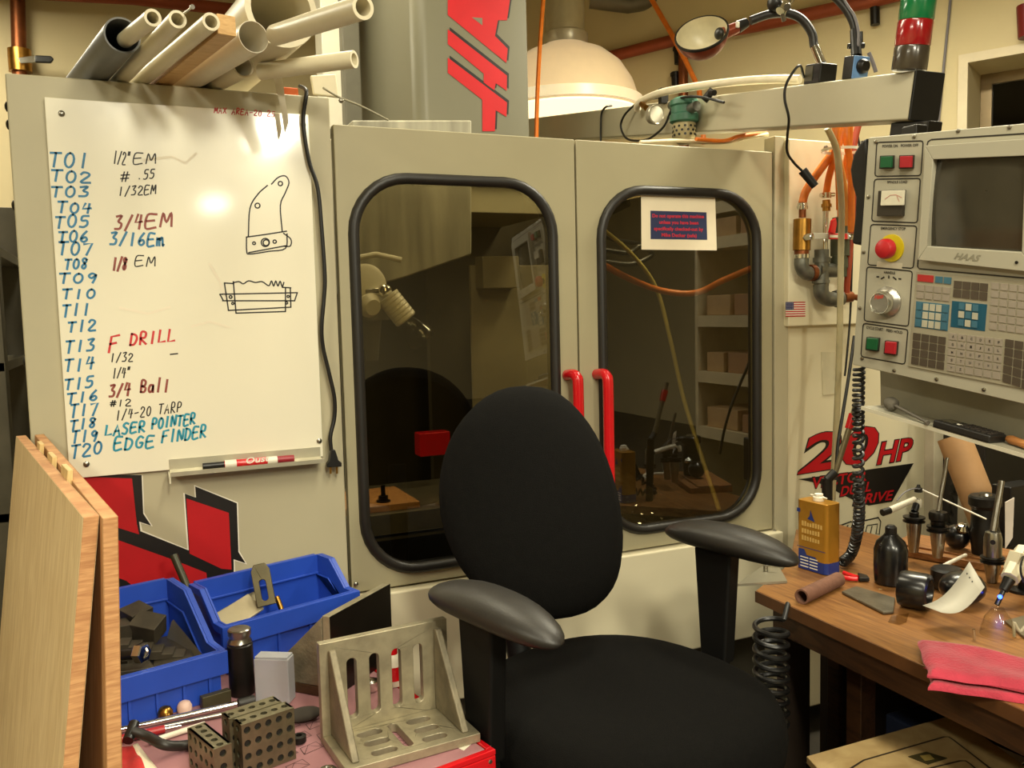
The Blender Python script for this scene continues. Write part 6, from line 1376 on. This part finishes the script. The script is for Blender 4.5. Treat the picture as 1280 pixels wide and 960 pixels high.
    for k in range(9):
        u0,u1 = k/9,(k+.25)/9
        mb.prism([A_.lerp(D_,u0),B_.lerp(C_,u0),B_.lerp(C_,u1),A_.lerp(D_,u1)],(0,.01,0))
        mb.prism([A_.lerp(D_,u1),A_.lerp(D_,u1)+(B_-A_)*.25,B_.lerp(C_,(k+1)/9),B_.lerp(C_,(k+1)/9)-(B_-A_)*.25],(0,.01,0))
    tag(mb.build('cable_chain', black, smooth=False), 'black cable chain strip behind the cardboard tube', 'cable chain')
    mb = MB(); a = pD(1208,560,2.84); b = pD(1224,700,2.84); mb.bb((a.x,a.y,.3),(b.x+.02,a.y+.03,1.28)); tag(mb.build('pale_post', M('pale_post_paint',(176,168,146),.4), bevel=.003), 'pale upright post behind the cable chain', 'post')
    mb = MB(); a = pD(1168,540,2.92); b = pD(1196,700,2.92); mb.bb((a.x,a.y,.1),(b.x,a.y+.04,1.3)); tag(mb.build('pale_post', M('pale_post_paint'), bevel=.003), 'wide pale upright panel right of the horsepower decal', 'panel')
    mb = MB(); a = pD(1215,545,2.9); a.x = 2.61; mb.bb((a.x,a.y,.0),(a.x+.75,a.y+.3,1.28)); tag(mb.build('dark_cabinet', M('dark_cabinet_paint',(34,29,24),.6), bevel=.004), 'dark cabinet behind the right end of the bench', 'cabinet')
    # coil cord from the pendant to the bench
    path = bez([pD(1074,458,2.0),pD(1073,500,2.02),pD(1073,540,2.05),pD(1073,600,2.10),pD(1074,640,2.15),pD(1071,668,2.22),pZ(1064,692,BT+.024),pZ(1053,703,BT+.022)],24)
    pts = []; n = len(path); turns = 46
    for i in range(n*6-6):
        u = i/6; k = int(u); p = path[k].lerp(path[min(k+1,n-1)],u-k); tg = (path[min(k+1,n-1)]-path[max(k-1,0)]).normalized(); s1 = tg.cross(Vector((0,1,0))).normalized(); s2 = tg.cross(s1)
        a = 2*math.pi*turns*u/n; r = .0105; pts.append(p+s1*(r*math.cos(a))+s2*(r*math.sin(a)))
    mb = MB(); mb.tube(pts,.0042,6); tag(mb.build('coil_cord', black), 'black coiled cord hanging from the pendant to the bench', 'cord')
    # spray tube with red collar in front of decal
    t = thing('air_wand','slim steel wand with a red collar standing before the decal','wand',pZ(1043,690,BT))
    d = 2.35; mb = MB(); mb.cyl(pD(1071,505,d),pD(1044,592,d),.009,.007,seg=12); mb.build('tube', M('wand_grey',(130,120,92),.4,.5), t)
    mb = MB(); mb.cyl(pD(1067,518,d),pD(1061,536,d),.0125,.011,seg=12); mb.build('collar', red_m, t)
    e = pZ(1036,690,BT); mb = MB(); mb.cyl(pD(1044,590,d),pD(1034,600,d),.012,seg=12); mb.cyl(pD(1034,598,d),Vector((pD(1034,640,d).x,pD(1034,640,d).y,BT)),.014,.013,seg=14); mb.build('holder', black, t)
    # steel plate at the bench corner
    P = [pZ(x,y,BT) for x,y in ((921,733),(952,711),(975,713),(984,729))]; mb = MB(); mb.prism(P[::-1],(0,0,.006)); mb.v = [v for v in mb.v]
    t = thing('steel_plate','thin steel plate lying over the bench corner with a small lever','plate',P[1]); mb.build('plate', M('plate_grey',(158,152,132),.35,.5), t, smooth=False)
    mb = MB(); c = pZ(957,714,BT+.006); mb.cyl(c,c+Vector((0,0,.014)),.006,seg=10); mb.cyl(c+Vector((0,0,.014)),c+Vector((.02,-.02,.02)),.003,seg=8); mb.build('lever', steel, t)
bench_stuff()
def rags():
    cl = M('pink_shop_cloth',(182,52,72),.95,var=.10,scale=26,bump=.5,bscale=160,sheen=.2)
    def rag(lb, px, z0, amp, seed, th):
        rnd = random.Random(seed); n = 22; A,B,C,D = [pZ(x,y,z0) for x,y in px]; mb = MB(); ph = [rnd.uniform(0,6) for _ in range(6)]
        top = []; bot = []
        for j in range(n+1):
            for i in range(n+1):
                u,v = i/n,j/n; p = A.lerp(B,u).lerp(D.lerp(C,u),v); e = min(u,v,1-u,1-v)*n
                w = Vector((.006*math.sin(5*v+ph[0])+.003*math.sin(11*v+ph[1]), .006*math.sin(6*u+ph[2])+.003*math.sin(14*u+ph[3]),0))
                wob = amp*(.5*math.sin(7*u+4*v+ph[4])+.5*math.sin(5*u-9*v+ph[5]))
                h = th*min(1,(e+.35)/1.6)
                top.append(p+w+Vector((0,0,h+max(-.3*th,wob)))); bot.append(p+w*1.0+Vector((0,0,.0004)))
        k = (n+1)**2; fs = []
        for j in range(n):
            for i in range(n):
                a = j*(n+1)+i; fs.append((a,a+n+1,a+n+2,a+1)); fs.append((k+a,k+a+1,k+a+n+2,k+a+n+1))
        for i in range(n):
            a = i; fs.append((a,a+1,k+a+1,k+a)); a = n*(n+1)+i; fs.append((a+1,a,k+a,k+a+1))
            a = i*(n+1); fs.append((a+n+1,a,k+a,k+a+n+1)); a = i*(n+1)+n; fs.append((a,a+n+1,k+a+n+1,k+a))
        mb.add(top+bot,fs); tag(mb.build('shop_cloth', cl), lb, 'cloth', 'pink shop cloths on the bench')
    rag('lower folded pink shop cloth hanging slightly over the bench edge',[(1158,835),(1310,868),(1310,880),(1166,863)],BT,.002,2,.012)
    rag('upper folded pink shop cloth lying at the bench front edge',[(1146,800),(1310,832),(1310,872),(1152,846)],BT+.0175,.003,5,.014)
rags()
# ------------------------------------------------------------------ under and in front of the bench
def under_bench():
    mb = MB(); c = pD(964,794,1.99); pts = []
    for i in range(9*24+1):
        a = 2*math.pi*i/24; pts.append(c+Vector((.036*math.cos(a),.036*math.sin(a),.03-i*.0011)))
    mb.tube(pts,.006,8); zz = min(p.z for p in pts)
    t = thing('coiled_hose','black coiled hose hanging under the left end of the bench','hose',(c.x,c.y,zz)); mb.build('coil', black, t)
    mb = MB(); mb.tube([pts[0],pts[0]+Vector((.02,.01,.03)),Vector((pts[0].x+.06,pts[0].y+.04,BZ-.041))],.006,8); mb.build('hook_end', black, t)
    mb = MB(); mb.bb((1.70,-.98,.001),(1.92,-.62,.42)); tag(mb.build('blue_toolbox', M('dark_blue_box',(28,38,62),.5), bevel=.006), 'dark blue box standing on the floor under the bench', 'box')
    mb = MB(); mb.prism([Vector((x,y,.4206)) for x,y in ((1.72,-.95),(1.80,-.93),(1.79,-.84),(1.71,-.86))],(0,0,.003)); tag(mb.build('paper_scrap', white_p, smooth=False), 'crumpled pale paper on the blue box under the bench', 'paper')
    # low trolley with a pale wooden lid carrying drawn outlines
    LZ = .52; P = [pZ(x,y,LZ) for x,y in ((1008,945),(1192,893),(1282,958))]; P.append(P[0]+P[2]-P[1])
    t = thing('low_stand','low stand with a pale board top marked with dark rounded outlines','stand',(sum(p.x for p in P)/4,sum(p.y for p in P)/4,0))
    bd = wood('pale_board',(184,158,110),(164,136,90),4,(4,4,4),.5,1.0)
    mb = MB(); mb.prism([p-Vector((0,0,.016)) for p in P][::-1],(0,0,.016)); b = mb.build('board', bd, t, bevel=.002)
    zp = zplane(LZ); mb = MB(); up = Vector((0,0,1))
    for L in ([(1056,965),(1080,950),(1180,921),(1186,921),(1192,925),(1240,962)],[(1130,968),(1200,951),(1207,951),(1213,955),(1228,968)]):
        ribbon(mb,[zp(x,y,.0006) for x,y in L],.0045,up)
    mb.build('drawn_outline', M('dark_line',(52,40,26),.6), t, b, smooth=False)
    mb = MB(); mb.prism([zp(x,y,.0005) for x,y in ((1135,946),(1158,940),(1184,948),(1160,956))][::-1],(0,0,.001)); pt = mb.build('dark_patch', M('dark_olive_patch',(62,54,24),.6), t, b, smooth=False)
    mb = MB(); mb.prism([zp(x,y,.0017) for x,y in ((1150,945),(1162,943),(1168,949),(1156,951))][::-1],(0,0,.0006)); mb.build('light_patch', M('light_olive_patch',(140,120,60),.6), t, b, smooth=False)
    c = sum(P,Vector())/4
    for p in P:
        q = p.lerp(c,.12); mb = MB(); mb.bb((q.x-.02,q.y-.02,0),(q.x+.02,q.y+.02,LZ-.0165)); mb.build('leg', blackm, t, bevel=.002)
    mb = MB(); mb.prism([pZ(x,y,LZ+.0006) for x,y in ((1186,886),(1216,903),(1200,901),(1192,898))][::-1],(0,0,.0006)); tag(mb.build('white_card', white_p, smooth=False), 'white card at the far corner of the low board', 'card')
under_bench()
# ------------------------------------------------------------------ work lamp, board and stud inside the milling machine
def inside():
    Y = .16; t = thing('work_lamp','white work lamp with a clear bulb inside the left door window','lamp',pY(463,390,Y))
    c = pY(456,358,Y+.03); mb = MB(); mb.lathe([(.055,-.006),(.062,0),(.062,.008),(.050,.014)],c,(.15,-1,.0),28); mb.lathe([(.03,.014),(.034,.03),(.022,.05)],c+Vector((0,0,-.045)),(.2,-1,-.3),20); mb.build('wall_flange', white_p, t)
    a = pY(475,362,Y); b = pY(487,372,Y-.01); mb = MB(); mb.sphere(pY(481,364,Y),.020); mb.cyl(pY(458,366,Y+.02),pY(480,364,Y),.012); mb.build('knuckle', chrome, t)
    a = pY(484,370,Y); b = pY(508,400,Y-.01); d = (b-a); L = d.length; d.normalize()
    prof = [(.022,0)]; n = 7
    for i in range(n): prof += [(.033,L*(i+.1)/n),(.033,L*(i+.7)/n),(.031,L*(i+.85)/n)]
    mb = MB(); mb.lathe(prof+[(.03,L)],a,d,26); mb.build('ribbed_housing', white_p, t)
    mb = MB(); mb.lathe([(.020,L+.0005),(.024,L+.012),(.040,L+.05),(.043,L+.066),(.036,L+.078),(.012,L+.084)],a,d,26); mb.build('bulb', glass('bulb_glass',(.8,.78,.7),1.6,.02), t)
    mb = MB(); mb.tube([pY(434,325,.3),pY(470,318,.28),pY(502,325,.26)],.008,8); mb.build('support_rod', white_p, t)
    TZ_ = .8606; wd = wood('fixture_board',(186,136,84),(160,108,62),6,(1,8,8))
    P = [pZ(440,598,TZ_),pZ(470,586,TZ_),pZ(560,640,TZ_),pZ(440,652,TZ_)]
    P = [Vector((.36,.33,TZ_)),Vector((.80,.33,TZ_)),Vector((.80,.60,TZ_)),Vector((.36,.60,TZ_))]
    mb = MB(); mb.prism(P[::-1],(0,0,.02)); tag(mb.build('fixture_board', wd, bevel=.0015), 'brown wooden board bolted on the table inside the left window', 'board')
    t = thing('clamp_stud','black stud with nut standing on the board inside the machine','stud',(.70,.38,TZ_+.0206)); q = Vector((.70,.38,TZ_+.0206))
    mb = MB(); mb.lathe([(.022,0),(.022,.004),(.015,.0045),(.015,.018),(.007,.019),(.007,.05)],q,seg=12); mb.build('stud', blackm, t)
inside()
# ------------------------------------------------------------------ shelving on the bench (seen mirrored in the right door window)
def shelving():
    t = thing('parts_shelf','beige parts shelf standing behind the bench at the right wall','shelf unit',(2.53,-.75,0)); sh = M('shelf_beige',(216,200,160),.5)
    x0,x1,y0,y1 = 2.38,2.68,-1.09,-.5
    for y in (y0,y1-.02):
        mb = MB(); mb.bb((x0,y,0),(x1,y+.02,1.9)); mb.build('side_panel', sh, t, smooth=False)
    for z in (.86,1.11,1.36,1.70,1.85):
        mb = MB(); mb.bb((x0,y0+.021,z),(x1,y1-.021,z+.05)); mb.build('shelf', sh, t, smooth=False)
    rnd = random.Random(6); cols = [(196,160,110),(206,196,170),(172,130,88),(150,150,140),(184,150,104)]
    k = 0; words = ['lowest','second','third','fourth']; cn_ = ['tan','ivory','brown','grey','buff']
    for si,z in enumerate((.86,1.11,1.36,1.70)):
        y = y0+.06; j = 0
        while y < y1-.2:
            w = rnd.uniform(.12,.24); h = rnd.uniform(.07,.095); ci = (k*2+si) % 5
            mb = MB(); mb.bb((x0+.02,y,z+.0506),(x1-.05,min(y+w,y1-.03),z+.05+h))
            tag(mb.build('carton', M('carton_%s'%cn_[ci],cols[ci],.7), bevel=.003), '%s carton, %s from the viewer along the %s level of the beige parts shelf' % (cn_[ci],['first','second','third','fourth','fifth','sixth','seventh','eighth'][j],words[si]), 'carton', 'cartons on the parts shelf'); y += w+.03; k += 1; j += 1
shelving()
